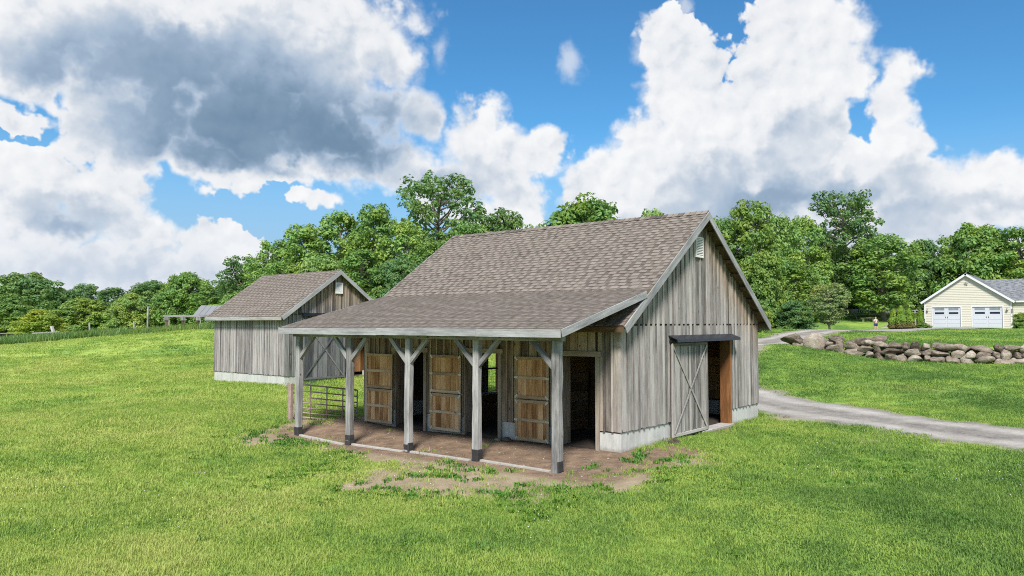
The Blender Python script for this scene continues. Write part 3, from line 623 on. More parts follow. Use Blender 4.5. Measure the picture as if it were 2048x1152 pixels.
# jamb linings, casings and headers of the stall openings
for (a,b,top) in((.62,1.65,2.13),(3.54,4.76,2.13),(6.22,7.42,2.10)):
    for k in range(3): build('jamb_board',MB().box(-.02+k*.13,.105+k*.13,b-.03+.004*(k%2),b+.012,-.05,top),MATS['front_wood'],front)
    build('jamb_board',MB().box(-.02,.2,a-.012,a+.03,-.05,top),MATS['front_wood'],front)
    build('casing',MB().box(-.075,-.03,a-.085,a+.012,-.06,top),MATS['trim_wood'],front,bevel=.003)
    beam('header_board',(-.055,a-.14,top+.062),(-.055,b+.12,top+.062),.05,.125,MATS['trim_wood'],front,side=(1,0,0))
for k in range(3): build('casing',MB().box(-.05,.0,LB-.17+k*.07-.0,LB-.105+k*.07,-.05,2.5),MATS['trim_wood'],front,bevel=.003) if k<2 else None
# stall interior: posts, partitions, low concrete
for (x,y) in((2.6,2.5),(2.6,5.5),(5.4,2.5)): build('stall_post',MB().box(x-.09,x+.09,y-.09,y+.09,.0,3.4),MATS['deck_wood'],barn)
for y in(2.5,5.5):
    for k in range(6 if y<4 else 3): build('partition_board',MB().box(.25,2.5,y-.02,y+.02,.10+k*.25,.335+k*.25),MATS['deck_wood'],barn)
build('low_wall',MB().box(3.4,4.1,2.8,4.6,.0,.55),MATS['concrete'],barn)  # half-height concrete wall inside the stall
# far gable opening: orange jamb, wire mesh, rail, half closed slider outside
build('jamb_board',MB().box(6.0,6.36,LB-.30,LB-.055,.05,2.4),MATS['orange_wood'],far)
build('window_rail',MB().box(4.9,6.0,LB-.10,LB-.06,1.27,1.33),MATS['dark_wood'],far)
wm=MB()
for k in range(9): wm.tube([(5.0+k*.12,LB-.07,.46),(5.0+k*.12,LB-.07,1.27)],.004,4)
for k in range(8): wm.tube([(4.9,LB-.066,.5+k*.1),(6.0,LB-.066,.5+k*.1)],.004,4)
build('wire_mesh',wm,MATS['iron'],far)
build('far_sliding_door',MB().box(3.5,5.70,LB+.06,LB+.11,.1,2.42),MATS['grey_wood'],far)
# sliding door on the gable, with crossed braces
def sliding(parent,mapf,u0,u1,z0,z1,n0,mat,fmat,nb,seed,hw=.075):
    rng=random.Random(seed)
    dr=build('sliding_door',slab(mapf,u0+.01,u1-.01,z0+.01,z0+.01,z1-.01,z1-.01,n0,n0+.015),MATS['dark_wood'],parent)
    es=[u0+.01+(u1-u0-.02)*k/nb+(rng.uniform(-.03,.03) if 0<k<nb else 0) for k in range(nb+1)]
    for a,b in zip(es[:-1],es[1:]): build('board',slab(mapf,a+.006,b-.006,z0+.005,z0+.005,z1-.005,z1-.005,n0+.016,n0+.034+rng.uniform(0,.008)),MATS[mat],dr)
    for a in es[1:-1]: build('batten',slab(mapf,a-.022,a+.022,z0+.09,z0+.09,z1-.09,z1-.09,n0+.035,n0+.05),MATS[mat],dr)
    N=Vector(mapf(0,0,1))-Vector(mapf(0,0,0)); P=lambda u,z,n:Vector(mapf(u,z,n))
    for (a,b,zz0,zz1) in((u0+hw/2,u0+hw/2,z0,z1),(u1-hw/2,u1-hw/2,z0,z1)): beam('stile',P(a,zz0,n0+.052),P(b,zz1,n0+.052),hw,.034,MATS[fmat],dr,side=P(1,0,0)-P(0,0,0))
    for zz in(z0+hw/2,z1-hw/2): beam('rail',P(u0+hw+.002,zz,n0+.052),P(u1-hw-.002,zz,n0+.052),.034,hw,MATS[fmat],dr,side=N)
    beam('cross_brace',P(u0+hw,z1-hw,n0+.06),P(u1-hw,z0+hw,n0+.06),.024,.06,MATS[fmat],dr,side=N)
    beam('cross_brace',P(u0+hw,z0+hw,n0+.078),P(u1-hw,z1-hw,n0+.078),.012,.06,MATS[fmat],dr,side=N)
    return dr
sliding(barn,gmap,2.29,4.34,.075,2.40,.055,'grey_wood','grey_wood',9,8)
aw=MB(); aw.prism([(2.22,-.05,2.60),(2.22,-.30,2.50),(2.22,-.31,2.43),(2.22,-.295,2.43),(2.22,-.285,2.488),(2.22,-.05,2.58)],(3.92,0,0)); build('door_hood',aw,MATS['awning_metal'],barn)
build('door_track',MB().box(2.25,6.1,-.13,-.06,2.43,2.48),MATS['iron'],barn)
build('jamb_board',MB().box(5.955,6.02,-.055,.25,.05,2.42),MATS['orange_wood'],gable,bevel=.004)
build('jamb_board',MB().box(5.98,6.06,-.06,-.045,.05,2.42),MATS['orange_wood'],gable)
# gable vent with louvre slats
def vent(parent,mapf,u0,u1,z0,z1,nsl,mat='vent_paint'):
    v=build('gable_vent',slab(mapf,u0,u1,z0,z0,z1,z1,.044,.05),MATS['dark_wood'],parent); f=.035
    for (a,b,c,e) in((u0,u0+f,z0,z1),(u1-f,u1,z0,z1),(u0+f,u1-f,z0,z0+f),(u0+f,u1-f,z1-f,z1)): build('vent_frame',slab(mapf,a,b,c,c,e,e,.051,.085),MATS[mat],v)
    h=(z1-z0-2*f)/nsl
    for k in range(nsl):
        z=z0+f+k*h; P=[mapf(u0+f,z,.078),mapf(u1-f,z,.078),mapf(u1-f,z+h*.85,.055),mapf(u0+f,z+h*.85,.055)]
        build('slat',MB().prism(P,(Vector(mapf(0,0,.008))-Vector(mapf(0,0,0)))),MATS[mat],v)
vent(gable,gmap,3.80,4.24,4.66,5.21,11)
# ================================================================ tube gate beside the far end of the porch
gA=Vector((-1.62,9.98,0)); gB=Vector((.05,9.12,0)); 
gate=empty('tube_gate',(-.95,9.6,H(-.95,9.6)),'rusty red tubular farm gate leaning between porch corner and wall end','gate')
gz=lambda t:(H(gA.x+(gB.x-gA.x)*t,gA.y+(gB.y-gA.y)*t)+.06)
def gp(t,h): p=gA.lerp(gB,t); return (p.x,p.y,gz(t)*0+(.16*(1-t)-.10*t)+h)
for k,h in enumerate((.0,.13,.27,.42,.58,.76,.95)): build('rail',MB().tube([gp(.03,h+.04),gp(.97,h+.04)],.019 if k<6 else .024,8),MATS['gate_rust'],gate,smooth=True)
for t in(.02,.25,.5,.75,.98): build('upright',MB().tube([gp(t,.03),gp(t,1.0)],.02,8),MATS['gate_rust'],gate,smooth=True)
wmm=MB()
for k in range(6): wmm.tube([gp(.0+.022*k,.02),gp(-.02-.03*k,1.0)],.006,4)
for k in range(9): wmm.tube([gp(0,.05+k*.115),gp(.13,.05+k*.115)],.006,4)
build('wire_panel',wmm,MATS['gate_rust'],gate)
pp=gA+(gA-gB).normalized()*.10
tag(build('gate_post',hewn(pp.x,pp.y,H(pp.x,pp.y)-.3,H(pp.x,pp.y)+1.05,.12,77),MATS['gate_rust'],None),'short reddish post at the outer end of the tubular gate','post')
# landscape timbers between the posts
for i in range(4):
    a,b=POSTY[i]+.12,POSTY[i+1]-.12; za,zb=H(-2.45,a),H(-2.45,b)
    o=beam('edging_timber',(-2.47-.02*(i%2),a,za-.003),(-2.43+.03*((i+1)%2),b,zb+.006),.085,.07,MATS['timber_pale'],None)
    tag(o,['pale edging timber between the nearest porch post and the second post','pale edging timber between the second and third porch posts from the near corner','pale edging timber under the porch edge between third and fourth porch posts','pale edging timber between the two farthest porch posts'][i],'timber','edging timbers along the porch')

# ================================================================ the smaller barn behind
SX,SY,SW,SL=2.9,17.1,5.1,5.2; SZ=.83
shed=empty('small_barn',(5.45,19.7,H(5.45,19.7)),'smaller grey barn with concrete base standing behind the porch','barn')
sf=lambda u,z,n:(SX-n,SY+u,z); sg=lambda u,z,n:(SX+u,SY-n,z); sb=lambda u,z,n:(SX+u,SY+SL+n,z); sr=lambda u,z,n:(SX+SW+n,SY+u,z)
SPK=SW/2; SZR=5.16; stop=lambda u:SZR-.11-.69*abs(u-SPK)
SO=(2.8,4.1,-1,3.12)
a=sheathing('front_wall',sf,.02,SL-.02,SZ-.03,lambda u:3.26,[],'dark_wood',shed); siding(a,sf,-.024,SL+.02,SZ-.02,lambda u:3.25,[],.17,'shed_front_wood',seed=31,batten=False)
E_=np.linspace(0,SL,31)
for e in E_[1:-1]: build('batten',slab(sf,e-.02,e+.02,SZ+.01,SZ+.01,3.2,3.2,.031,.05),MATS['shed_front_wood'],a)
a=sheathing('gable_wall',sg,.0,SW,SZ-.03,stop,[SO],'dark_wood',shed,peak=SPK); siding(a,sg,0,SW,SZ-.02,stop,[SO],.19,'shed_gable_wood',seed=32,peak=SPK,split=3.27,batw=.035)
vent(a,sg,2.42,2.80,4.16,4.63,9)
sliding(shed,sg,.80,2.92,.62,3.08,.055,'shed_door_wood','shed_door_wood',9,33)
hh=MB(); hh.prism([(SX+.74,SY-.05,3.33),(SX+.74,SY-.24,3.25),(SX+.74,SY-.24,3.19),(SX+.74,SY-.05,3.30)],(3.4,0,0)); build('door_hood',hh,MATS['awning_metal'],shed)
a2=sheathing('back_wall',sb,0,SW,SZ-.03,stop,[],'dark_wood',shed,peak=SPK); siding(a2,sb,0,SW,SZ,stop,[],.25,'grey_wood',seed=34,peak=SPK)
a3=sheathing('side_wall',sr,0.02,SL-.02,SZ-.03,lambda u:3.26,[],'dark_wood',shed); siding(a3,sr,-.02,SL+.02,SZ,lambda u:3.25,[],.25,'grey_wood',seed=35)
for k in range(9): build('lining_board',MB().box(SX+2.9+k*.2,SX+3.085+k*.2,SY+.75,SY+.8,.75,3.2),MATS['orange_wood'],shed)
for (x0,x1,y0,y1) in((SX+.0,SX+2.78,SY+.0,SY+.2),(SX+4.12,SX+SW,SY,SY+.2),(SX,SX+.2,SY+.202,SY+SL-.202),(SX+SW-.2,SX+SW,SY+.202,SY+SL-.202),(SX,SX+SW,SY+SL-.2,SY+SL)):
    build('concrete_base',MB().box(x0,x1,y0,y1,-.3,SZ-.002),MATS['concrete'],shed,bevel=.012)
build('barn_floor',MB().box(SX+.1,SX+SW-.1,SY+.1,SY+SL-.1,0,.62),MATS['floor_soil'],shed)
q,_,_=roof_slope(shed,SX-.32,SZR-.69*(SPK+.32),SX+SPK,SZR,SY-.25,SY+SL+.25,.142,'shingle_brown',41); roof_slope(shed,SX+SW+.32,SZR-.69*(SPK+.32),SX+SPK,SZR,SY-.25,SY+SL+.25,.142,'shingle_brown',42)
zz=SZR-.69*(SPK+.32)
for yy in(SY-.266,SY+SL+.266):
    rake(shed,SX-.34,zz-.014,SX+SPK,SZR,yy,h=.16); rake(shed,SX+SW+.34,zz-.014,SX+SPK,SZR,yy+.001,h=.16)
beam('fascia_board',(SX-.336,SY-.25,zz-.085),(SX-.336,SY+2.0,zz-.085),.03,.14,MATS['grey_wood'],shed,side=(1,0,0)); beam('fascia_board',(SX-.34,SY+2.005,zz-.08),(SX-.34,SY+SL+.27,zz-.08),.03,.15,MATS['fascia_wood'],shed,side=(1,0,0))

# ================================================================ house with double garage (front towards the camera, axes as the barn's)
GX,GY=72.66,7.12; GZ=H(72.66,3.4)-.05; GW=7.55; GE=2.86; GR=5.5; GP=GW/2
house=empty('garage_house',(GX,GY-GP,GZ),'cream sided house with two white garage doors beyond the stone wall','house')
hm=lambda u,z,n:(GX-n,GY-u,GZ+z)
gk=(GR-.1-GE)/GP
htop=lambda u:GR-.14-gk*abs(u-GP)
DO=[(.74,3.24,-.2,2.12),(4.26,6.80,-.2,2.12)]
fw=sheathing('front_wall',hm,0,GW,-.6,htop,DO,'cream_siding',house,depth=.12,peak=GP)
sd_=MB(); z=.0; r=.17
while z<htop(GP)-.06:
    for (a,b) in ([(0.02,.66),(3.32,4.18),(6.88,GW-.02)] if z<2.19 else [(0.02,GW-.02)]):
        if z+r>GE-.14-.02:
            m_=(z+r-(GR-.14))/-gk; a=max(a,GP-m_); b=min(b,GP+m_)
        if b-a<.05: continue
        P=[hm(a,z,.034),hm(b,z,.034),hm(b,z+r,.01),hm(a,z+r,.01)]; sd_.prism(P,(.0075,0,0))
    z+=r
o=build('siding',sd_,MATS['cream_siding'],fw); o['kind']='stuff'
build('side_wall',MB().box(GX+.12,GX+9,GY-.12,GY,GZ-.6,GZ+GE-.1),MATS['cream_siding'],house)
build('wing_wall',MB().box(GX+.9,GX+1.05,GY-GW-12,GY-GW-.02,GZ-.6,GZ+GE-.1),MATS['cream_siding'],house)
build('return_wall',MB().box(GX+.12,GX+1.2,GY-GW,GY-GW+.12,GZ-.6,GZ+GE-.1),MATS['cream_siding'],house)
z=0; ws=MB()
while z<GE-.2: ws.prism([(GX+.87,GY-GW-.05,GZ+z),(GX+.87,GY-GW-12,GZ+z),(GX+.892,GY-GW-12,GZ+z+r),(GX+.892,GY-GW-.05,GZ+z+r)],(.006,0,0)); z+=r
o=build('wing_siding',ws,MATS['cream_siding'],house); o['kind']='stuff'
build('corner_trim',MB().box(GX-.045,GX+.05,GY-.10,GY+.02,GZ-.3,GZ+GE-.12),MATS['house_trim'],house); build('corner_trim',MB().box(GX-.045,GX+.05,GY-GW-.02,GY-GW+.10,GZ-.3,GZ+GE-.12),MATS['house_trim'],house)
for (a,b,zb,zt) in DO:
    gd=build('garage_door',MB().box(GX+.05,GX+.09,GY-b,GY-a,GZ-.02,GZ+zt),MATS['garage_white'],house)
    for k in range(5):
        z0=.0+k*.424
        for j in range(2):
            u0=a+.06+j*(b-a)/2; u1=u0+(b-a)/2-.12
            if k<3: build('panel',slab(hm,u0,u1,z0+.03,z0+.03,z0+.40,z0+.40,-.05,-.035),MATS['garage_white'],gd)
            else:
                build('panel',slab(hm,u0,u1,z0+.03,z0+.03,z0+.40,z0+.40,-.05,-.040),MATS['garage_white'],gd)
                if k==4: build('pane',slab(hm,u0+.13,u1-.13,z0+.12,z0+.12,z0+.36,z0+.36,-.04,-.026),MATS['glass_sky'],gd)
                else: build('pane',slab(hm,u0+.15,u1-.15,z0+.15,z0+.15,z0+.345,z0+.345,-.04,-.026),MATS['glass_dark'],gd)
    for s in(-.09,.09): build('handle',slab(hm,(a+b)/2+s-.02,(a+b)/2+s+.02,1.02,1.02,1.16,1.16,-.05,-.01),MATS['iron'],gd)
    for (u0,u1,zz0,zz1) in((a-.09,a,-.05,zt+.09),(b,b+.09,-.05,zt+.09),(a,b,zt,zt+.09)): build('door_trim',slab(hm,u0,u1,zz0,zz0,zz1,zz1,-.02,.045),MATS['house_trim'],house)
for u in(.28,7.18): build('wall_lamp',MB().tube([hm(u,1.66,.02),hm(u,1.70,.12),hm(u,1.82,.14),hm(u,1.98,.08)],[.04,.09,.08,.03],8),MATS['lamp_metal'],house,smooth=True)
build('meter_box',slab(hm,GW-.02,GW+.12,1.5,1.5,1.9,1.9,.0,.1),MATS['lamp_metal'],house)
st=MB(); c=Vector(hm(GP,4.42,.06))
for k in range(5):
    an=2*math.pi*k/5; p=lambda r_,t:(c.x,c.y-math.sin(t)*r_,c.z+math.cos(t)*r_)
    st.prism([p(.22,an),p(.075,an+.63),p(0,0),p(.075,an-.63)],(-.02,0,0))
build('barn_star',st,MATS['lamp_metal'],house)
# roofs: garage gable and the wing that crosses it
def plane_roof(parent,A,B,Cc,Dd,mat,seed,thick=.12):
    """A,B eave ends, Cc above B, Dd above A"""
    A,B,Cc,Dd=map(Vector,(A,B,Cc,Dd)); n=(B-A).cross(Dd-A).normalized()
    mb=MB(); b=[p-n*thick for p in(A,B,Cc,Dd)]; t=[p-n*.014 for p in(A,B,Cc,Dd)]; mb.poly8([*b,*t]); dk=build('roof',mb,MATS['house_trim'],parent)
    shingles('shingles',A-n*.01,(B-A),(Dd-A),(B-A).length,(Dd-A).length,.17,dk,mat,seed,(.25,.6)); return dk
xo=GX-.3; xb=GX+9
plane_roof(house,(xb,GY+.32,GZ+GE-.22),(xo,GY+.32,GZ+GE-.22),(xo,GY-GP,GZ+GR),(xb,GY-GP,GZ+GR),'shingle_grey',51)
plane_roof(house,(xo,GY-GW-.32,GZ+GE-.22),(xb,GY-GW-.32,GZ+GE-.22),(xb,GY-GP,GZ+GR),(xo,GY-GP,GZ+GR),'shingle_grey',52)
plane_roof(house,(GX+.6,GY-GP-.2,GZ+GE-.15),(GX+.6,GY-GW-13,GZ+GE-.15),(GX+5.2,GY-GW-13,GZ+GR-.45),(GX+5.2,GY-GP-.2,GZ+GR-.45),'shingle_grey',53)
beam('fascia_board',(GX+.57,GY-GW-.3,GZ+GE-.25),(GX+.57,GY-GW-13,GZ+GE-.25),.03,.16,MATS['house_trim'],house,side=(1,0,0))
for s in(1,-1):
    A=Vector((xo-.02,GY-GP+s*(GP+.34),GZ+GE-.24)); B=Vector((xo-.02,GY-GP,GZ+GR)); n=Vector((0,s*(B.z-A.z),abs(B.y-A.y))).normalized()
    beam('rake_board',A-n*.11,B-n*.11,.03,.2,MATS['house_trim'],house,side=(1,0,0))

# ================================================================ field stone retaining wall
wallE=empty('stone_wall',(29.6,0,H(29.6,0)),'dry laid fieldstone retaining wall below the garage lawn','wall')
rng=random.Random(99)
def stone(w,h,dp,seed):
    bm=bmesh.new(); bmesh.ops.create_icosphere(bm,subdivisions=3,radius=1); r=np.random.RandomState(seed); ph=r.uniform(0,6,6); asym=r.uniform(-.25,.25,3); 
    ax=[Vector(r.normal(size=3)).normalized() for _ in range(13)]; dd=[r.uniform(.52,.86) for _ in range(13)]
    for v in bm.verts:
        c=v.co.copy()
        q=Vector((abs(c.x)**.7*(1 if c.x>0 else -1),abs(c.y)**.7*(1 if c.y>0 else -1),abs(c.z)**.6*(1 if c.z>0 else -1)))
        for a,d_ in zip(ax,dd):      # knock flats off it
            t=q.dot(a)-d_
            if t>0:q-=a*t*.94
        q*=1+.05*math.sin(c.x*5+ph[0])*math.sin(c.y*4+ph[1])+.04*math.sin(c.z*7+ph[2]+c.x*3)
        q.z*=1+asym[0]*q.y; q.x*=1+asym[1]*q.z; q.y*=1+asym[2]*q.z; v.co=Vector((q.x*dp,q.y*w,q.z*h))
    me=bpy.data.meshes.new('stone'); bm.to_mesh(me); bm.free()
    me.polygons.foreach_set('use_smooth',[True]*len(me.polygons)); me.materials.append(MATS['field_stone']); return me
SM=[stone(.5,.5,.5,100+k) for k in range(14)]
def put_stone(x,y,z,w,h,dp,rx=0):
    o=bpy.data.objects.new('stone',rng.choice(SM)); COL.objects.link(o)
    Wm=Matrix.Translation((x,y,z))@Matrix.Rotation(rx,4,'X')@Matrix.Rotation(rng.choice((0,math.pi)),4,'Z')@Matrix.Diagonal((dp*1.25,w*1.25,h*1.16,1))
    o.matrix_basis=Wm; WM[o.name]=Wm; o.parent=wallE; o.matrix_parent_inverse=WM[wallE.name].inverted()
wallx=lambda y:float(np.interp(y,WX,WV))
put_stone(30.35,6.35,1.95,1.45,.72,1.1,.03); put_stone(30.2,5.9,1.66,.7,.3,.6,0)
put_stone(29.9,4.85,1.72,1.25,1.0,1.1,.1)
y=4.15
rows=[[],[],[]]
for ri,(hh,sh) in enumerate(((.36,0),(.33,.12),(.30,.24))):
    y=4.4-rng.uniform(0,.2)
    while y>-16:
        wd=rng.choice((rng.uniform(.38,.6),rng.uniform(.6,1.0),rng.uniform(.7,1.3)))*(1.1 if ri==0 else .95); hv=hh*rng.uniform(.85,1.35)
        yc=y-wd/2; base=H(wallx(yc)-.35,yc); zc=base+[.14,.46,.76][ri]+rng.uniform(-.03,.03)
        if yc>3.0 and ri==2: zc-=.08
        if not(ri==2 and rng.random()<.10): put_stone(wallx(yc)-.02+sh+rng.uniform(-.05,.05),yc,zc,wd,hv*1.2,.75,rng.uniform(-.16,.16))
        y-=wd*.9
put_stone(30.1,1.75,2.02,1.15,.40,.8,-.03)

# ================================================================ trees
LK=['leaf_green','leaf_dark','leaf_light']
def leaf_cards(C,Nn,size,rng):
    n=len(C); r=rng.normal(size=(n,3)); t=np.cross(Nn,r); t/=np.linalg.norm(t,axis=1)[:,None]+1e-9; b=np.cross(Nn,t)
    s=size*rng.uniform(.65,1.35,n)[:,None]
    V=np.stack([C+t*s,C+b*s*.55+Nn*s*.12,C-t*s,C-b*s*.55+Nn*s*.12],1).reshape(-1,3)
    return V,np.arange(n*4).reshape(n,4)
def make_tree(kind,seed):
    """prototype tree 10 m tall: trunk with limbs, crown of leaf sprays"""
    rng=np.random.RandomState(seed); P=dict(
     oval=dict(R=3.0,base=.08,np=120,pr=(.6,1.1),prof=lambda t:min(1.0,.62+.9*t) if t<.5 else math.sqrt(max(.02,1-((t-.5)/.54)**2)),n=260),
     maple=dict(R=3.1,base=.19,np=120,pr=(.6,1.1),prof=lambda t:math.sqrt(max(.02,1-((t-.42)/.60)**2)),n=260),
     round=dict(R=5.5,base=.04,np=150,pr=(.9,1.6),prof=lambda t:math.sqrt(max(.02,1-((t-.34)/.67)**2)),n=260),
     broad=dict(R=6.5,base=.12,np=170,pr=(.9,1.6),prof=lambda t:math.sqrt(max(.02,1-((t-.36)/.65)**2)),n=240),
     airy=dict(R=3.0,base=.18,np=175,pr=(.42,.8),prof=lambda t:math.sqrt(max(.02,1-((t-.55)/.56)**2)),n=270))[kind]
    cen=[];rad=[]; k=0; tries=0
    ph=rng.uniform(0,6.28,4)
    while k<P['np'] and tries<6000:
        tries+=1
        t=rng.uniform(0,1); an=rng.uniform(0,2*math.pi); R=P['R']*P['prof'](t)*(1+.13*math.sin(2*an+ph[0]+4*t)+.09*math.sin(3*an+ph[1]-7*t)); rr=math.sqrt(rng.uniform(.08,1))
        pr=rng.uniform(*P['pr'])*(1-.3*t); q=np.array([math.cos(an)*rr*max(R-pr*.55,.1),math.sin(an)*rr*max(R-pr*.55,.1),10*(P['base']+(1-P['base'])*t)-pr*.6])
        if rr<.5 and rng.rand()<.45: continue
        if any(np.linalg.norm(q-c)<.5*(pr+r_) for c,r_ in zip(cen,rad)) and rng.rand()<.8: continue
        cen.append(q);rad.append(pr);k+=1
    Cs=[];Ns=[]
    for c,pr in zip(cen,rad):
        n=int(P['n']*.72*(pr/.95)**1.7); v=rng.normal(size=(n,3)); v/=np.linalg.norm(v,axis=1)[:,None]
        v=v[v[:,2]>-.7]; rr=np.where(rng.rand(len(v))<.82,rng.uniform(.74,1,len(v)),rng.uniform(.2,.8,len(v)))[:,None]
        lump=1+.26*np.sin(v[:,:1]*4.1+c[0])*np.sin(v[:,1:2]*3.7+c[1]*2)+.15*np.sin(v[:,2:]*6+c[2])
        Cs.append(c+v*rr*pr*lump*np.array([1,1,.8])); nn=v*.85+np.array([0,0,.55])+rng.normal(size=v.shape)*.36; Ns.append(nn/np.linalg.norm(nn,axis=1)[:,None])
    Cs=np.concatenate(Cs);Ns=np.concatenate(Ns); V,Fc=leaf_cards(Cs,Ns,{'airy':.14,'oval':.16,'maple':.16}.get(kind,.215),rng)
    tr=MB(); b=P['base']; top=8.2 if kind not in('round','broad') else 6.2
    pts=[(.12*math.sin(z*.7+seed),.12*math.cos(z*.9+seed),z) for z in np.linspace(-.6,top,9)]; tr.tube(pts,[(.15 if kind=='airy' else .22)*(1-.8*i/8)+.03 for i in range(9)],9)
    for c,pr in list(zip(cen,rad))[::3]:
        z0=max(10*b*.8+.3,c[2]-rng.uniform(1.0,2.4)); z0=min(z0,top-.4); m_=(np.array([0,0,z0])*.5+c*.5)+np.array([0,0,-.25])
        tr.tube([(0,0,z0),tuple(m_),tuple(c)],[.07,.05,.015],5,cap=False)
    return tr,V,Fc
PR0={'oval':3.0,'maple':3.1,'round':5.5,'broad':6.5,'airy':3.0}
PROTO={}
for kd,nv_ in(('oval',2),('maple',2),('round',2),('broad',1),('airy',2)):
    for j in range(nv_):
        tr,V,Fc=make_tree(kd,hash((kd,j))%1 + 300+len(PROTO)*7)
        me=bpy.data.meshes.new('trunk'); me.from_pydata(tr.v,[],tr.f); me.polygons.foreach_set('use_smooth',[True]*len(me.polygons)); me.materials.append(MATS['bark'])
        lm={}
        for lk in LK:
            if not lm:
                o=npmesh('crown',V,Fc,MATS[lk]); c0=o.data; bpy.data.objects.remove(o); lm[lk]=c0
            else: c1=c0.copy(); c1.materials.clear(); c1.materials.append(MATS[lk]); lm[lk]=c1
        PROTO[(kd,j)]=(me,lm)
trng=random.Random(5)
def tree(name,x,y,h,r,kind,leaf,label,cat='tree',group=None,z=None,var=None,rz=None):
    j=trng.randrange(2) if var is None else var
    if (kind,j) not in PROTO: j=0
    me,lm=PROTO[(kind,j)]; z=H(x,y)-.1 if z is None else z
    e=empty(name,(x,y,z),label,cat,group,rz=trng.uniform(0,6.28) if rz is None else rz); s=Matrix.Diagonal((r/PR0[kind],r/PR0[kind],(h+.1)/10.0,1)); e.matrix_basis=e.matrix_basis@s; WM[e.name]=e.matrix_basis.copy()
    for nm,d in(('trunk',me),('crown',lm[leaf])):
        o=bpy.data.objects.new(nm,d); COL.objects.link(o); o.parent=e; WM[o.name]=WM[e.name]
    return e
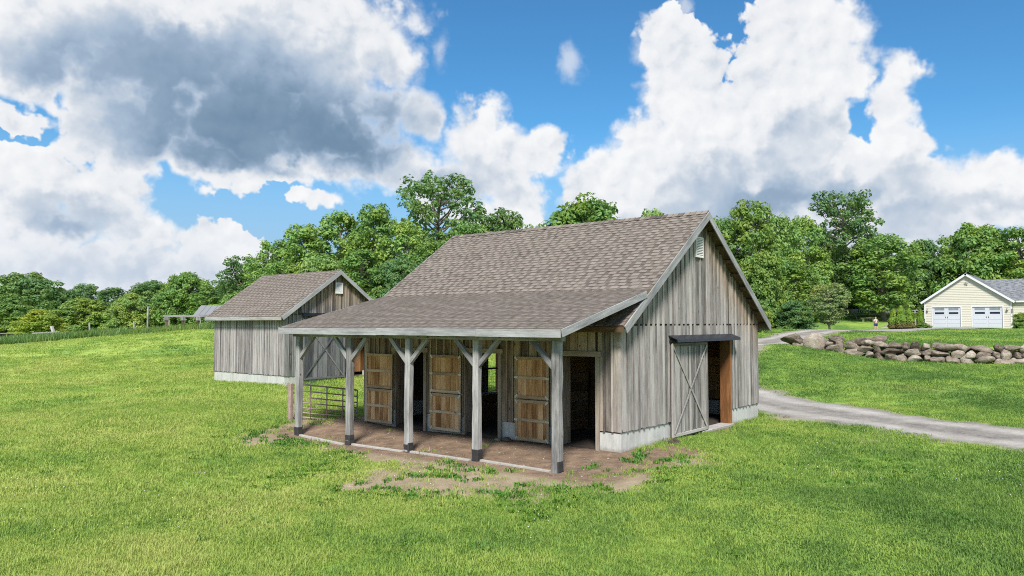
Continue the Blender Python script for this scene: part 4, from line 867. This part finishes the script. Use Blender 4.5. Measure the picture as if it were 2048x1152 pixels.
TREES=[
(28.2,121.1,9.1,7.0,'broad','leaf_dark','wide dark layered tree at the far left edge of the field'),
(20.6,103.4,5.3,3.2,'round','leaf_light','low pale green tree below the wide dark tree at the far left'),
(42.5,135.2,8.0,3.2,'oval','leaf_dark','narrow dark distant tree standing just right of the wide layered one'),
(36.1,127.2,6.8,4.4,'broad','leaf_dark','dark tree filling the dip right of the wide layered tree'),
(29.0,102.5,5.0,4.0,'round','leaf_light','light green rounded tree behind the yellow bush'),
(42.3,124.2,7.1,3.9,'oval','leaf_dark','dark far tree between two light green ones in the left tree line'),
(32.3,95.3,5.4,3.2,'round','leaf_light','light green rounded tree left of the bare shelter frame'),
(44.7,115.0,8.0,4.2,'oval','leaf_dark','dark far tree left of the big tree over the shelter frame'),
(38.5,92.4,8.3,4.7,'broad','leaf_green','large domed tree rising over the bare shelter frame'),
(38.3,84.6,6.1,3.2,'oval','leaf_green','mid green tree between the domed tree and the smaller barn'),
(37.8,77.3,9.1,3.1,'airy','leaf_dark','open dark limbed tree just left of the woodland edge'),
(35.0,66.4,9.9,3.2,'oval','leaf_green','leftmost tall tree of the wood behind the smaller barn'),
(37.1,63.9,11.8,3.7,'oval','leaf_green','second tall tree from the left in the wood behind the smaller barn'),
(41.7,62.9,13.6,4.1,'maple','leaf_green','broad tree in the wood directly above the smaller barn ridge'),
(42.9,58.2,14.2,3.6,'oval','leaf_green','pointed tall tree just left of the tallest open crowned tree'),
(43.1,53.2,11.7,3.4,'maple','leaf_green','rounded tree below and left of the tallest open crowned tree'),
(52.6,57.4,18.8,5.6,'airy','leaf_dark','tallest tree with open see-through crown above the barn roof end'),
(46.1,46.3,11.5,3.6,'maple','leaf_green','leafy tree right behind the far end of the main barn ridge'),
(59.9,53.1,15.0,3.7,'oval','leaf_dark','tree showing over the main ridge right of the tallest tree'),
(64.9,51.7,13.2,3.2,'oval','leaf_green','low treetop just showing above the left half of the main ridge'),
(28.7,55.2,6.6,2.9,'maple','leaf_green','lower tree at the wood edge over the smaller barn roof left side'),
(30.3,51.5,6.9,3.0,'round','leaf_light','bushy pale tree at the wood edge over the smaller barn roof'),
(31.5,46.8,7.4,3.1,'maple','leaf_green','lower leafy tree right behind the smaller barn peak'),
(32.5,42.5,6.6,2.9,'round','leaf_dark','dark bushy tree in the gap between both barn roofs'),
(38.0,43.6,8.7,3.2,'maple','leaf_green','leafy tree hugging the left slope of the main barn roof'),
(52.6,35.1,14.0,6.4,'round','leaf_green','dense rounded treetop above the middle of the main barn ridge'),
(72.3,37.8,14.6,3.7,'oval','leaf_green','treetop showing above the ridge near the gable peak'),
(70.6,31.9,12.7,3.2,'maple','leaf_dark','treetop hidden behind the barn gable peak'),
(67.1,26.6,12.7,3.1,'maple','leaf_green','tree emerging just right of the barn gable peak'),
(66.2,23.0,14.3,3.4,'oval','leaf_light','tall bright tree right of the barn gable'),
(74.3,22.6,13.4,3.2,'maple','leaf_green','tree second to the right of the barn gable, behind the small orchard tree'),
(81.3,21.9,13.2,3.4,'oval','leaf_green','tree left of the tall open crowned tree near the garage'),
(87.6,18.9,16.5,4.6,'airy','leaf_dark','tall open crowned tree between the barn and the garage'),
(85.2,13.8,10.5,4.6,'maple','leaf_green','full maple with bare lower trunk standing behind the person'),
(93.6,22.6,11.0,4.4,'round','leaf_dark','dark rounded tree in the shade behind the grey fence'),
(110.8,14.0,10.9,4.8,'round','leaf_dark','dark tree left of the garage roof, behind the maple'),
(108.7,7.1,13.0,6.8,'broad','leaf_green','wide spreading tree behind the garage peak'),
(106.6,1.6,12.4,4.6,'maple','leaf_green','tree behind the house roof at the right edge'),
(58.1,18.7,7.6,2.8,'round','leaf_light','bushy tree close behind the barn gable right eave'),
(66.3,18.1,7.3,3.0,'maple','leaf_green','lower tree behind the dark round shrub'),
(101.3,19.3,5.2,5.0,'round','leaf_dark','dark understory thicket behind the bench and fence'),
(97.0,21.5,5.2,4.2,'round','leaf_dark','dark understory thicket behind the grey board fence'),
(34.9,72.9,4.4,3.4,'round','leaf_green','low bushy tree at the left foot of the wood'),
(52,130,8.5,5.5,'broad','leaf_dark','distant tree in the back row over the light green rounded trees'),
(62,118,8.6,5.0,'oval','leaf_dark','distant tree in the back row above the bare shelter roof'),
(96,42,13.5,5.5,'maple','leaf_dark','back row tree behind the gable peak treetops'),
(100,33,12.5,5.0,'oval','leaf_dark','back row tree behind the bright tree right of the gable'),
(78,72,14,6,'maple','leaf_dark','back row tree filling behind the tallest open crowned tree'),
(62,86,12,6,'oval','leaf_dark','back row tree behind the wood above the smaller barn'),
(50,92,9,5,'round','leaf_dark','back row tree at the left end of the wood'),
(84,52,14,5.5,'maple','leaf_dark','back row tree hidden behind the middle of the main barn ridge'),
(116,22,11,6,'round','leaf_dark','back row tree behind the tall open crowned tree near the garage'),
(120,-6,11.5,7,'round','leaf_dark','back row tree behind the house roof at the far right'),
]
for (x,y,h,r,k,lf,lab) in TREES: tree('tree',x,y,h,r,k,lf,lab,group='trees of the surrounding woods')
tree('shrub',57.2,15.2,2.7,1.9,'round','leaf_dark','dark rounded shrub beside the small orchard tree','shrub')
tree('shrub',50.6,16.6,3.0,1.6,'round','leaf_light','light green bush just right of the barn gable corner','shrub')
tree('yellow_bush',18.0,85.9,2.9,2.7,'round','leaf_light','bright yellow green bush in the far left field','bush',var=0)
yb=[o for o in bpy.data.objects if o.name.startswith('yellow_bush')][0]
for ch in yb.children:
    if ch.name.startswith('crown'):
        ch.data=ch.data.copy(); ch.data.materials.clear(); ch.data.materials.append(MATS['leaf_yellow'])
ot=tree('orchard_tree',61.6,13.4,4.5,1.9,'airy','leaf_light','small greyish green orchard tree beside the driveway','tree')
for ch in ot.children:
    if ch.name.startswith('crown'): ch.data=ch.data.copy(); ch.data.materials.clear(); ch.data.materials.append(MATS['leaf_sage'])
tree('shrub',70.6,6.9,.6,.8,'round','leaf_light','low pale shrub at the garage corner','shrub')
tree('shrub',69.6,-1.5,1.5,.9,'round','leaf_light','small shrub by the house wing at the right edge','shrub')
# arborvitae: dense upright cones, brown at the foot
def cedar(x,y,h,r,label):
    rr=np.random.RandomState(int(x*10)); e=empty('arborvitae',(x,y,H(x,y)),label,'conifer','arborvitae left of the garage')
    build('trunk',MB().tube([(x,y,H(x,y)-.3),(x,y,H(x,y)+h*.7)],[.07,.03],6),MATS['bark'],e)
    for nm,zl,zh,mt in(('crown',.27,1.0,'leaf_cedar'),('brown_foot',.02,.36,'leaf_rust')):
        n=int(3800*(zh-zl)); t=rr.uniform(zl,zh,n); R=r*np.clip(1.02-t,.0,1)**.5*np.clip(t*9,.55,1)*1.15*(.72+.35*rr.rand(n))*(1+.12*np.sin(t*17)); an=rr.uniform(0,6.283,n)
        R=R*(1+.16*np.sin(an*5+t*3)); Cc=np.stack([x+np.cos(an)*R,y+np.sin(an)*R,H(x,y)+t*h],-1); N=np.stack([np.cos(an),np.sin(an),.3+0*an],-1)+rr.normal(size=(n,3))*.4; N/=np.linalg.norm(N,axis=1)[:,None]
        V,Fc=leaf_cards(Cc,N,.085,rr); npmesh(nm,V,Fc,MATS[mt],e)
for (x,y,h,r,l) in((68.6,9.15,2.05,.50,'leftmost arborvitae of the clump beside the garage'),(68.4,8.45,2.35,.52,'tallest arborvitae in the middle of the clump beside the garage'),(69.0,7.85,2.1,.46,'arborvitae on the garage side of the clump'),(71.2,7.25,1.95,.34,'narrow arborvitae standing apart close to the garage corner')): cedar(x,y,h,r,l)

# ================================================================ fences, bench, shelter, farm clutter
def board_fence(a,b,h,nb,name,label,mat='grey_fence_wood'):
    A=Vector(a);B=Vector(b); e=empty(name,((A+B)/2)[:2]+(H(*((A+B)/2)[:2]),) if False else (((A.x+B.x)/2,(A.y+B.y)/2,H((A.x+B.x)/2,(A.y+B.y)/2))),label,'fence')
    for k in range(nb):
        p=A.lerp(B,(k+.5)/nb); d=(B-A).normalized(); z=H(p.x,p.y); wd=(B-A).length/nb*.9
        beam('board',(p.x,p.y,z-.05),(p.x,p.y,z+h*trng.uniform(.95,1.05)),wd,.02,MATS[mat],e,side=d,bevel=0)
    for hz_ in(.3,.75):
        beam('rail',(A.x,A.y,H(A.x,A.y)+h*hz_),(B.x,B.y,H(B.x,B.y)+h*hz_),.07,.05,MATS[mat],e)
    return e
board_fence((90.4,19.9,0),(91.6,18.4,0),.95,10,'board_fence','weathered grey board fence panel under the trees')
board_fence((93.9,15.9,0),(95.6,13.9,0),.85,12,'board_fence','pale grey picket panel behind the maple trunk')
def rail_fence(pts,h,rails,name,label,mat,pr=.06):
    e=empty(name,(pts[0][0],pts[0][1],H(*pts[0])),label,'fence')
    for (x,y) in pts: build('post',MB().box(x-pr,x+pr,y-pr,y+pr,H(x,y)-.3,H(x,y)+h),MATS[mat],e)
    for (p,q) in zip(pts[:-1],pts[1:]):
        for f in rails: beam('rail',(p[0],p[1],H(*p)+h*f),(q[0],q[1],H(*q)+h*f),.09,.05,MATS[mat],e)
    return e
rail_fence([(91.7,18.3),(92.5,17.3),(93.2,16.5),(93.8,16.0)],.95,(.35,.85),'rail_fence','pale rail fence between the two fence panels under the trees','timber_pale')
rail_fence([(95.8,13.7),(96.6,12.6),(97.4,11.6),(98.2,10.6)],1.0,(.3,.6,.9),'rail_fence','pale rail fence beside the arborvitae near the garage','timber_pale')
rail_fence([(84.5,19.6),(86.0,17.2),(87.6,14.6),(89.0,12.2)],.55,(.9,),'rail_fence','single low pale rail crossing the lawn behind the person','timber_pale',.03)
bn=empty('bench',(83.5,15.2,H(83.5,15.2)),'low grey slab bench on the lawn behind the person','bench')
beam('seat',(83.2,16.0,H(83.2,16)+.42),(83.9,14.4,H(83.9,14.4)+.42),.42,.09,MATS['sand_stone'],bn)
for (x,y) in((83.35,15.7),(83.8,14.7)): build('leg',MB().box(x-.15,x+.15,y-.1,y+.1,H(x,y)-.1,H(x,y)+.38),MATS['sand_stone'],bn)
# bare shelter frame beyond the smaller barn
sh=empty('shelter_frame',(16.5,51.1,H(16.5,51.1)),'bare timber shelter frame with metal roof end behind the smaller barn','shelter')
PG=[(15.62,52.16),(16.48,51.1),(17.27,50.12)]
for (x,y) in PG: build('post',MB().box(x-.08,x+.08,y-.08,y+.08,H(x,y)-.3,3.42),MATS['deck_wood'],sh); build('bracket',MB().box(x-.13,x+.13,y-.13,y+.13,3.14,3.44),MATS['grey_beam'],sh)
beam('beam',(15.45,52.4,3.5),(19.0,48.0,3.5),.12,.15,MATS['grey_beam'],sh)
beam('beam',(17.9,53.9,3.5),(21.4,49.5,3.5),.12,.15,MATS['grey_beam'],sh)
sh_r=MB(); 
for k in range(8):
    a=k/8; A=Vector((17.0,50.45,3.58)).lerp(Vector((19.4,47.5,3.58)),a); B=Vector((17.0,50.45,3.58)).lerp(Vector((19.4,47.5,3.58)),a+.118); up=Vector((.75,.61,0))*1.6+Vector((0,0,.8))
    build('roof_sheet',MB().prism([A,B,B+up,A+up],(0,0,.03)),MATS['metal_roof'],sh)
for a in(.2,.55): p=Vector((17.3,50.1,3.45)).lerp(Vector((19,48,3.45)),a); beam('brace',p,p+Vector((.5,-.6,-1.0)),.05,.05,MATS['deck_wood'],sh)
# field posts and clutter at far left
fp=[((21.1,80.4),'leaning pale fence post left of the far field fence'),((24.0,76.2),'fence post in the far left field before the light green tree'),((26.2,72.8),'fence post in the far left field near its middle'),((27.6,68.6),'fence post in the far left field before the shelter frame'),((28.6,64.6),'fence post in the far left field close to the shelter frame')]
for i,((x,y),l) in enumerate(fp):
    tag(beam('fence_post',(x,y,H(x,y)-.3),(x+.06*(i%3-1),y+.05*(i%2),H(x,y)+1.25),.12,.12,MATS['grey_fence_wood'],None),l,'post','posts of the far field fence')
tag(beam('post_stub',(16.3,76.8,H(16.3,76.8)-.2),(16.1,77.2,H(16.3,76.8)+.95),.26,.2,MATS['timber_pale'],None),'thick pale leaning stump post beside the yellow bush','post')
pal=empty('pallet_stack',(12.2,79,H(12.2,79)),'dark weathered pallets lying at the far left edge','pallet')
for k in range(5): build('slat',MB().box(11.4,13.2,78.3+k*.3,78.5+k*.3,H(12,79)+.35+.02*(k%2),H(12,79)+.4+.02*(k%2)),MATS['grey_fence_wood'],pal)
for x in(11.5,12.3,13.0): build('bearer',MB().box(x-.06,x+.06,78.2,79.8,H(12,79)-.1,H(12,79)+.34),MATS['dark_wood'],pal)
tag(beam('log',(13.9,75.9,H(13.6,75.9)+.32),(15.6,73.9,H(16,73.2)+.34),.13,.13,MATS['grey_fence_wood'],None),'long pale log lying in the tall grass before the yellow bush','log')
pol=build('utility_pole',MB().tube([(31.8,89.5,H(31.8,89.5)-.4),(31.8,89.5,H(31.8,89.5)+3.4)],[.12,.09],8),MATS['grey_beam'],None,smooth=True); tag(pol,'plain pale utility pole before the far left trees','pole')
wr=MB(); wr.tube([Vector((12,103,4.35)).lerp(Vector((31.8,89.5,4.9)),t/10)+Vector((0,0,-.5*math.sin(math.pi*t/10))) for t in range(11)],.018,4)
tag(build('overhead_wire',wr,MATS['iron'],None),'thin overhead wire strung to the pale utility pole','wire')

# ================================================================ person on the driveway
def person(x,y,face):
    z=H(x,y)+.03; s=1.52/1.70
    e=empty('person',(x,y,z),'person in pink top and blue shorts standing on driveway, hands raised to the face','person',rz=face)
    W0=WM[e.name]@Matrix.Diagonal((s*1.12,s*1.12,s,1))
    J={'pel':(0,0,.92,.15),'wst':(0,0,1.06,.135),'chs':(0,.01,1.26,.15),'nck':(0,0,1.42,.06),'hd0':(0,.01,1.50,.075),'hd1':(0,.015,1.60,.095),'hd2':(0,.01,1.68,.07)}
    for sd,n in((-1,'l'),(1,'r')):
        J.update({n+'sh':(sd*.17,0,1.36,.065),n+'el':(sd*.25,.10,1.12,.048),n+'wr':(sd*.09,.26,1.32,.034),n+'hn':(sd*.05,.27,1.40,.036),n+'hp':(sd*.10,0,.86,.11),n+'kn':(sd*.11,.02,.48,.068),n+'an':(sd*.12,-.01,.09,.042),n+'to':(sd*.14,.13,.03,.036)})
    ed=[('pel','wst'),('wst','chs'),('chs','nck'),('nck','hd0'),('hd0','hd1'),('hd1','hd2')]
    for n in'lr': ed+=[('chs',n+'sh'),(n+'sh',n+'el'),(n+'el',n+'wr'),(n+'wr',n+'hn'),('pel',n+'hp'),(n+'hp',n+'kn'),(n+'kn',n+'an'),(n+'an',n+'to')]
    ks=list(J); me=bpy.data.meshes.new('body'); me.from_pydata([J[k][:3] for k in ks],[(ks.index(a),ks.index(b)) for a,b in ed],[])
    o=link('body',me,e,MATS['skin'],W0); m=o.modifiers.new('skin','SKIN'); 
    for i,k in enumerate(ks): me.skin_vertices[0].data[i].radius=(J[k][3],J[k][3]); me.skin_vertices[0].data[i].use_root=(k=='pel')
    sb_=o.modifiers.new('sub','SUBSURF'); sb_.levels=2; sb_.render_levels=2
    def ringtube(name,rings,mat,n=14):
        mb=MB()
        for (cx,cy,cz,rx,ry) in rings:
            for k in range(n): a=2*math.pi*k/n; mb.v.append((cx+rx*math.cos(a),cy+ry*math.sin(a),cz))
        for i in range(len(rings)-1):
            for k in range(n): mb.f.append((i*n+k,i*n+(k+1)%n,(i+1)*n+(k+1)%n,(i+1)*n+k))
        mb.f.append(tuple(reversed(range(n)))); mb.f.append(tuple((len(rings)-1)*n+k for k in range(n)))
        return build(name,mb,MATS[mat],e,W0,smooth=True)
    ringtube('shirt',[(0,0,.95,.19,.17),(0,0,1.08,.175,.155),(0,.01,1.25,.20,.175),(0,0,1.36,.21,.12),(0,0,1.42,.10,.08)],'shirt_pink')
    ringtube('shorts',[(0,0,.74,.205,.165),(0,0,.86,.215,.175),(0,0,.99,.185,.165)],'shorts_blue')
    for sd in(-1,1): ringtube('shorts_leg',[(sd*.11,0,.60,.105,.11),(sd*.105,0,.76,.115,.13)],'shorts_blue'); ringtube('shoe',[(sd*.13,.05,-.02,.055,.13),(sd*.13,.05,.05,.05,.125),(sd*.125,.0,.10,.05,.06)],'shoe_white')
    ringtube('hair',[(0,-.04,1.44,.07,.05),(0,-.035,1.56,.10,.085),(0,-.02,1.66,.10,.10),(0,-.01,1.73,.06,.06)],'hair_brown')
    return e
person(75.6,12.5,R_(128))

# ================================================================ grass (stuff)
src=bpy.data.collections.new('grass_sources')
def clump(name,seed,nb,rad,hmin,hmax,wd,lean):
    r=random.Random(seed); V=[];F=[]
    for k in range(nb):
        a=r.uniform(0,6.283); d=rad*math.sqrt(r.random()); x,y=d*math.cos(a),d*math.sin(a); h=r.uniform(hmin,hmax); b=r.uniform(0,6.283); l=r.uniform(.2,1)*lean*h; w_=wd*r.uniform(.7,1.3)
        px,py=math.cos(b+1.57)*w_,math.sin(b+1.57)*w_; lx,ly=math.cos(b)*l,math.sin(b)*l; i=len(V)
        V+=[(x-px,y-py,-.02),(x+px,y+py,-.02),(x+px*.8+lx*.35,y+py*.8+ly*.35,h*.6),(x-px*.8+lx*.35,y-py*.8+ly*.35,h*.6),(x+lx,y+ly,h)]
        F+=[(i,i+1,i+2,i+3),(i+3,i+2,i+4)]
    me=bpy.data.meshes.new(name); me.from_pydata(V,[],F); me.materials.append(MATS['grass_blade']); o=bpy.data.objects.new(name,me); src.objects.link(o); return o
clump('tuft_a',1,30,.15,.035,.075,.0045,.7); clump('tuft_b',2,26,.13,.04,.095,.005,.9); clump('tuft_c',3,34,.16,.03,.06,.005,.8); clump('tuft_d',4,22,.12,.05,.12,.005,.9); clump('tuft_e',5,40,.17,.02,.045,.009,.9)
def scatter(n,dmin,dmax,rs,half=.78):
    d=np.sqrt(rs.uniform(dmin**2,dmax**2,n)); a=rs.uniform(-half,half,n)+YAW
    rr=d/np.cos(np.clip(np.abs(a-YAW),0,.78)); return cam.location[0]+np.sin(a)*rr, cam.location[1]+np.cos(a)*rr
rs=np.random.RandomState(3); PX_=[];PY_=[];SC=[];FZ=[]
for (n,d0,d1,sc,zf) in((34000,6.5,14,1.0,1.0),(42000,14,26,1.2,.9),(34000,26,44,1.7,.62),(26000,44,72,2.4,.42)):
    x,y=scatter(n,d0,d1,rs)
    dm=dirtmask(x,y); keep=rs.rand(n)>np.clip((dm-.22)*1.7,0,.95)
    keep&=~((x>-.15)&(x<8.35)&(y>-.12)&(y<8.95)); keep&=~((x>2.75)&(x<8.15)&(y>16.95)&(y<22.45))
    keep&=drive_dist(x,y)+(rs.rand(n)-.5)*.9>1.45+.95*fb(x*.9,y*.9,5); keep&=~((x>59)&(y>-3)&(y<11.5)&(rs.rand(n)>.12)); keep&=~((x>63.3)&(y>-1)&(y<11.5)); keep&=~((x>-2.7)&(x<0)&(y>-.2)&(y<9)&(rs.rand(n)>.05))
    keep&=~((np.abs(x-np.interp(y,WX,WV)-.2)<.55)&(y<6.4))
    x=x[keep];y=y[keep]; big=fb(x*.45,y*.45,21); hs_=.5+1.0*fb(x*1.1,y*1.1,31)
    FZ.append(np.full(len(x),zf)); PX_.append(x);PY_.append(y);SC.append(sc*hs_*(.8+.4*rs.rand(len(x))))
gx_=np.concatenate(PX_);gy_=np.concatenate(PY_);gs=np.concatenate(SC); gf=np.concatenate(FZ); gz_=height(gx_,gy_)-.005
me=bpy.data.meshes.new('lawn_grass'); me.vertices.add(len(gx_)); me.vertices.foreach_set('co',np.stack([gx_,gy_,gz_],-1).astype(np.float32).ravel())
sa=me.attributes.new('scl','FLOAT_VECTOR','POINT'); sa.data.foreach_set('vector',np.stack([gs,gs,gs*gf],-1).astype(np.float32).ravel()); ra=me.attributes.new('rot','FLOAT_VECTOR','POINT'); ra.data.foreach_set('vector',np.stack([rs.uniform(-.15,.15,len(gs)),rs.uniform(-.15,.15,len(gs)),rs.uniform(0,6.283,len(gs))],-1).astype(np.float32).ravel())
ia=me.attributes.new('pick','INT','POINT'); pk=rs.choice(5,len(gs),p=[.28,.22,.25,.07,.18]); cn=fb(gx_*.5,gy_*.5,61); tn=fb(gx_*.7,gy_*.7,71); pk=np.where((cn>.58)&(rs.rand(len(gs))<.75),4,pk); pk=np.where((tn>.60)&(rs.rand(len(gs))<.5),3,pk); ia.data.foreach_set('value',pk.astype(np.int32))
me.materials.append(MATS['grass_blade']); go=link('lawn_grass',me); tag(go,'short mown lawn grass covering the ground around both barns','grass',kind='stuff')
ng=bpy.data.node_groups.new('scatter_grass','GeometryNodeTree'); ng.interface.new_socket('Geometry',in_out='INPUT',socket_type='NodeSocketGeometry'); ng.interface.new_socket('Geometry',in_out='OUTPUT',socket_type='NodeSocketGeometry')
gi=ng.nodes.new('NodeGroupInput'); gout=ng.nodes.new('NodeGroupOutput'); mp=ng.nodes.new('GeometryNodeMeshToPoints'); ip=ng.nodes.new('GeometryNodeInstanceOnPoints'); ci=ng.nodes.new('GeometryNodeCollectionInfo')
ci.inputs['Collection'].default_value=src; ci.inputs['Separate Children'].default_value=True; ci.inputs['Reset Children'].default_value=True
def na(nm,t): n=ng.nodes.new('GeometryNodeInputNamedAttribute'); n.data_type=t; n.inputs[0].default_value=nm; return [o for o in n.outputs if o.enabled and o.name=='Attribute'][0]
er=ng.nodes.new('FunctionNodeEulerToRotation'); L=ng.links.new
L(gi.outputs[0],mp.inputs[0]); L(mp.outputs[0],ip.inputs['Points']); L(ci.outputs[0],ip.inputs['Instance']); ip.inputs['Pick Instance'].default_value=True
L(na('pick','INT'),ip.inputs['Instance Index']); L(na('rot','FLOAT_VECTOR'),er.inputs[0]); L(er.outputs[0],ip.inputs['Rotation']); L(na('scl','FLOAT_VECTOR'),ip.inputs['Scale']); L(ip.outputs[0],gout.inputs[0])
md=go.modifiers.new('scatter','NODES'); md.node_group=ng

# broad leaved weeds at the edge of the bare earth, tall grass banks, clover heads
def blades(name,pts,hr,wr,nb,mat,label,cat,seed,spread=.1,droop=.5):
    r=np.random.RandomState(seed); V=[];F=[]
    for (x,y) in pts:
        z=H(x,y); sc=r.uniform(.7,1.3)
        for k in range(nb):
            a=r.uniform(0,6.283); h=r.uniform(*hr)*sc; w_=r.uniform(*wr)*sc; o=spread*math.sqrt(r.rand()); bx,by=x+math.cos(a)*o,y+math.sin(a)*o; b=r.uniform(0,6.283) if spread>.05 else a; l=h*r.uniform(.15,1)*droop
            dx,dy=math.cos(b),math.sin(b); px,py=-dy*w_,dx*w_; i=len(V)
            V+=[(bx-px*.4,by-py*.4,z-.03),(bx+px*.4,by+py*.4,z-.03),(bx+px+dx*l*.5,by+py+dy*l*.5,z+h*.6),(bx-px+dx*l*.5,by-py+dy*l*.5,z+h*.6),(bx+dx*l*1.1,by+dy*l*1.1,z+h*(1 if droop<.8 else .75))]
            F+=[(i,i+1,i+2,i+3),(i+3,i+2,i+4)]
    me=bpy.data.meshes.new(name); me.from_pydata(V,[],F); return tag(link(name,me,None,MATS[mat]),label,cat,kind='stuff')
rs=np.random.RandomState(12); pts=[]
while len(pts)<420:
    x=rs.uniform(-6.2,.5);y=rs.uniform(-3.4,10.2)
    dmv=dirtmask(np.array([x]),np.array([y]))[0]
    if x>-2.3 and y>-.3 and rs.rand()>.03: continue
    if .15<dmv<1.0 and fb(np.array([x*.9]),np.array([y*.9]),44)[0]>.47: pts.append((x,y))
while len(pts)<800:
    x=rs.uniform(-9,8);y=rs.uniform(-7.5,10)
    if fb(np.array([x*.6]),np.array([y*.6]),47)[0]>.58 and not(-2.6<x<8.4 and -.3<y<9) and drive_dist(np.array([x]),np.array([y]))[0]>2.4: pts.append((x,y))
blades('weeds',pts,(.04,.10),(.008,.016),16,'weed_leaf','broad leaved weeds growing along the bare earth before the porch','weeds',5,.12,1.1)
def along(P,n,wd,seed):
    r=np.random.RandomState(seed); P=np.array(P,float); out=[]
    for k in range(n):
        t=r.uniform(0,len(P)-1); i=min(int(t),len(P)-2); f=t-i; p=P[i]*(1-f)+P[i+1]*f; d=P[i+1]-P[i]; d/=np.linalg.norm(d); out.append((p[0]-d[1]*r.uniform(-.5,.5)*wd,p[1]+d[0]*r.uniform(-.5,.5)*wd))
    return out
blades('tall_grass',along([(-6,66),(4.5,58),(9.5,58),(14.5,57.5)],2600,4.5,3),(.3,.6),(.012,.025),7,'tall_grass_leaf','tall unmown grass bank at the far left of the lawn','grass',6,.25,.5)
blades('tall_grass',along([(12.6,55.5),(14.8,51.2),(16.6,47.6),(18.5,44.6)],1500,2.6,4),(.22,.5),(.012,.025),7,'tall_grass_leaf','tall grass bank below the bare shelter frame','grass',7,.25,.5)
blades('tall_grass',along([(83,21),(88,17.5),(93,14),(96,11)],700,3.5,5),(.3,.6),(.02,.03),6,'tall_grass_leaf','rough tall grass along the fences under the trees','grass',8,.25,.5)
rs=np.random.RandomState(8); V=[];F=[]
cl=[(-5.2,-1.5),(1.5,-6.3),(2.6,-7.0),(-9.3,7.2),(-8.6,3.0),(3.5,-3.4),(-4.0,2.4),(-3.6,4.8),(6.5,-2.6),(-7.2,5.0),(0.2,-4.4),(-10.4,4.2),(24,-2),(20,2)]
for (cx,cy) in cl:
    for k in range(15):
        x,y=rs.normal(cx,.55),rs.normal(cy,.55)
        if dirtmask(np.array([x]),np.array([y]))[0]>.8: continue
        z=H(x,y)+rs.uniform(.06,.10); s=rs.uniform(.006,.011); i=len(V)
        V+=[(x+s,y,z),(x-s,y,z),(x,y+s,z),(x,y-s,z),(x,y,z+s),(x,y,z-s)]; F+=[(i+a,i+b,i+c) for a,b,c in((0,2,4),(2,1,4),(1,3,4),(3,0,4),(2,0,5),(1,2,5),(3,1,5),(0,3,5))]
me=bpy.data.meshes.new('clover_flowers'); me.from_pydata(V,[],F); tag(link('clover_flowers',me,None,MATS['white_paint']),'tiny white clover heads dotted through the lawn','flowers',kind='stuff')
def rim(x0,x1,y0,y1,n,rs):
    out=[]
    for k in range(n):
        t=rs.rand(); s=rs.randint(3)
        out.append([(x0-rs.uniform(.03,.22),y0+(y1-y0)*t),(x0+(x1-x0)*t,y0-rs.uniform(.08,.25)),(x0-rs.uniform(.03,.4),y0+(y1-y0)*t)][s])
    return out
rs=np.random.RandomState(77)
blades('tall_grass',rim(2.9,8.0,17.1,22.3,420,rs)+[q for q in rim(.05,8.2,0,.4,260,rs) if q[0]>.4 and not 2.2<q[0]<6.1 and q[1]<0],(.04,.12),(.005,.010),9,'grass_blade','longer uncut grass fringing the barn foundations','grass',9,.08,.6)
# loose stones beside the concrete base
for (x,y,s,l) in((-.25,3.1,.10,'pale loose stone under the third stall door corner'),(-.32,3.35,.07,'smaller pale loose stone beside the stall door stone'),(1.9,-.35,.12,'flat stone by the foot of the sliding door'),(8.7,-.7,.09,'loose stone at the driveway side barn corner')):
    o=bpy.data.objects.new('loose_stone',SM[3]); COL.objects.link(o); o.matrix_basis=Matrix.Translation((x,y,H(x,y)+s*.35))@Matrix.Diagonal((s*2,s*2.6,s*1.3,1)); tag(o,l,'stone')

# pebbles and straw bits on the bare earth and along the drive
rs=np.random.RandomState(31); V=[];F=[]
def pebble(x,y,s,straw=False):
    z=H(x,y)+.001; i=len(V); a=rs.uniform(0,6.283); ca,sa=math.cos(a),math.sin(a)
    if straw: l,w_,h=s*3.2,s*.16,s*.16
    else: l,w_,h=s*rs.uniform(.8,1.4),s*rs.uniform(.6,1),s*rs.uniform(.35,.7)
    for (u,v,k) in((-l,0,0),(0,-w_,0),(l,0,0),(0,w_,0),(0,0,h)): V.append((x+u*ca-v*sa,y+u*sa+v*ca,z+k))
    F.extend([(i,i+1,i+4),(i+1,i+2,i+4),(i+2,i+3,i+4),(i+3,i,i+4)])
xs=rs.uniform(-5.6,.0,9000); ys=rs.uniform(-2.6,9.6,9000); dmv=dirtmask(xs,ys)
for x,y,d_ in zip(xs,ys,dmv):
    if d_>.5 and rs.rand()<.42: pebble(x,y,rs.uniform(.005,.012) if rs.rand()<.93 else rs.uniform(.015,.032),rs.rand()<.3)
for k in range(3600):
    i=rs.randint(16,90); sd_=rs.choice((-1,1))*rs.uniform(.0,2.4); q=DC[i]+nv[i]*sd_; pebble(q[0]+rs.uniform(-.3,.3),q[1]+rs.uniform(-.3,.3),rs.uniform(.008,.024))
for k in range(260): pebble(rs.normal(8.7,.6),rs.normal(-.7,.5),rs.uniform(.012,.035))
me=bpy.data.meshes.new('gravel'); me.from_pydata(V,[],F); tag(link('gravel',me,None,MATS['pebble']),'loose pebbles and straw bits on bare earth and drive edges','gravel',kind='stuff')
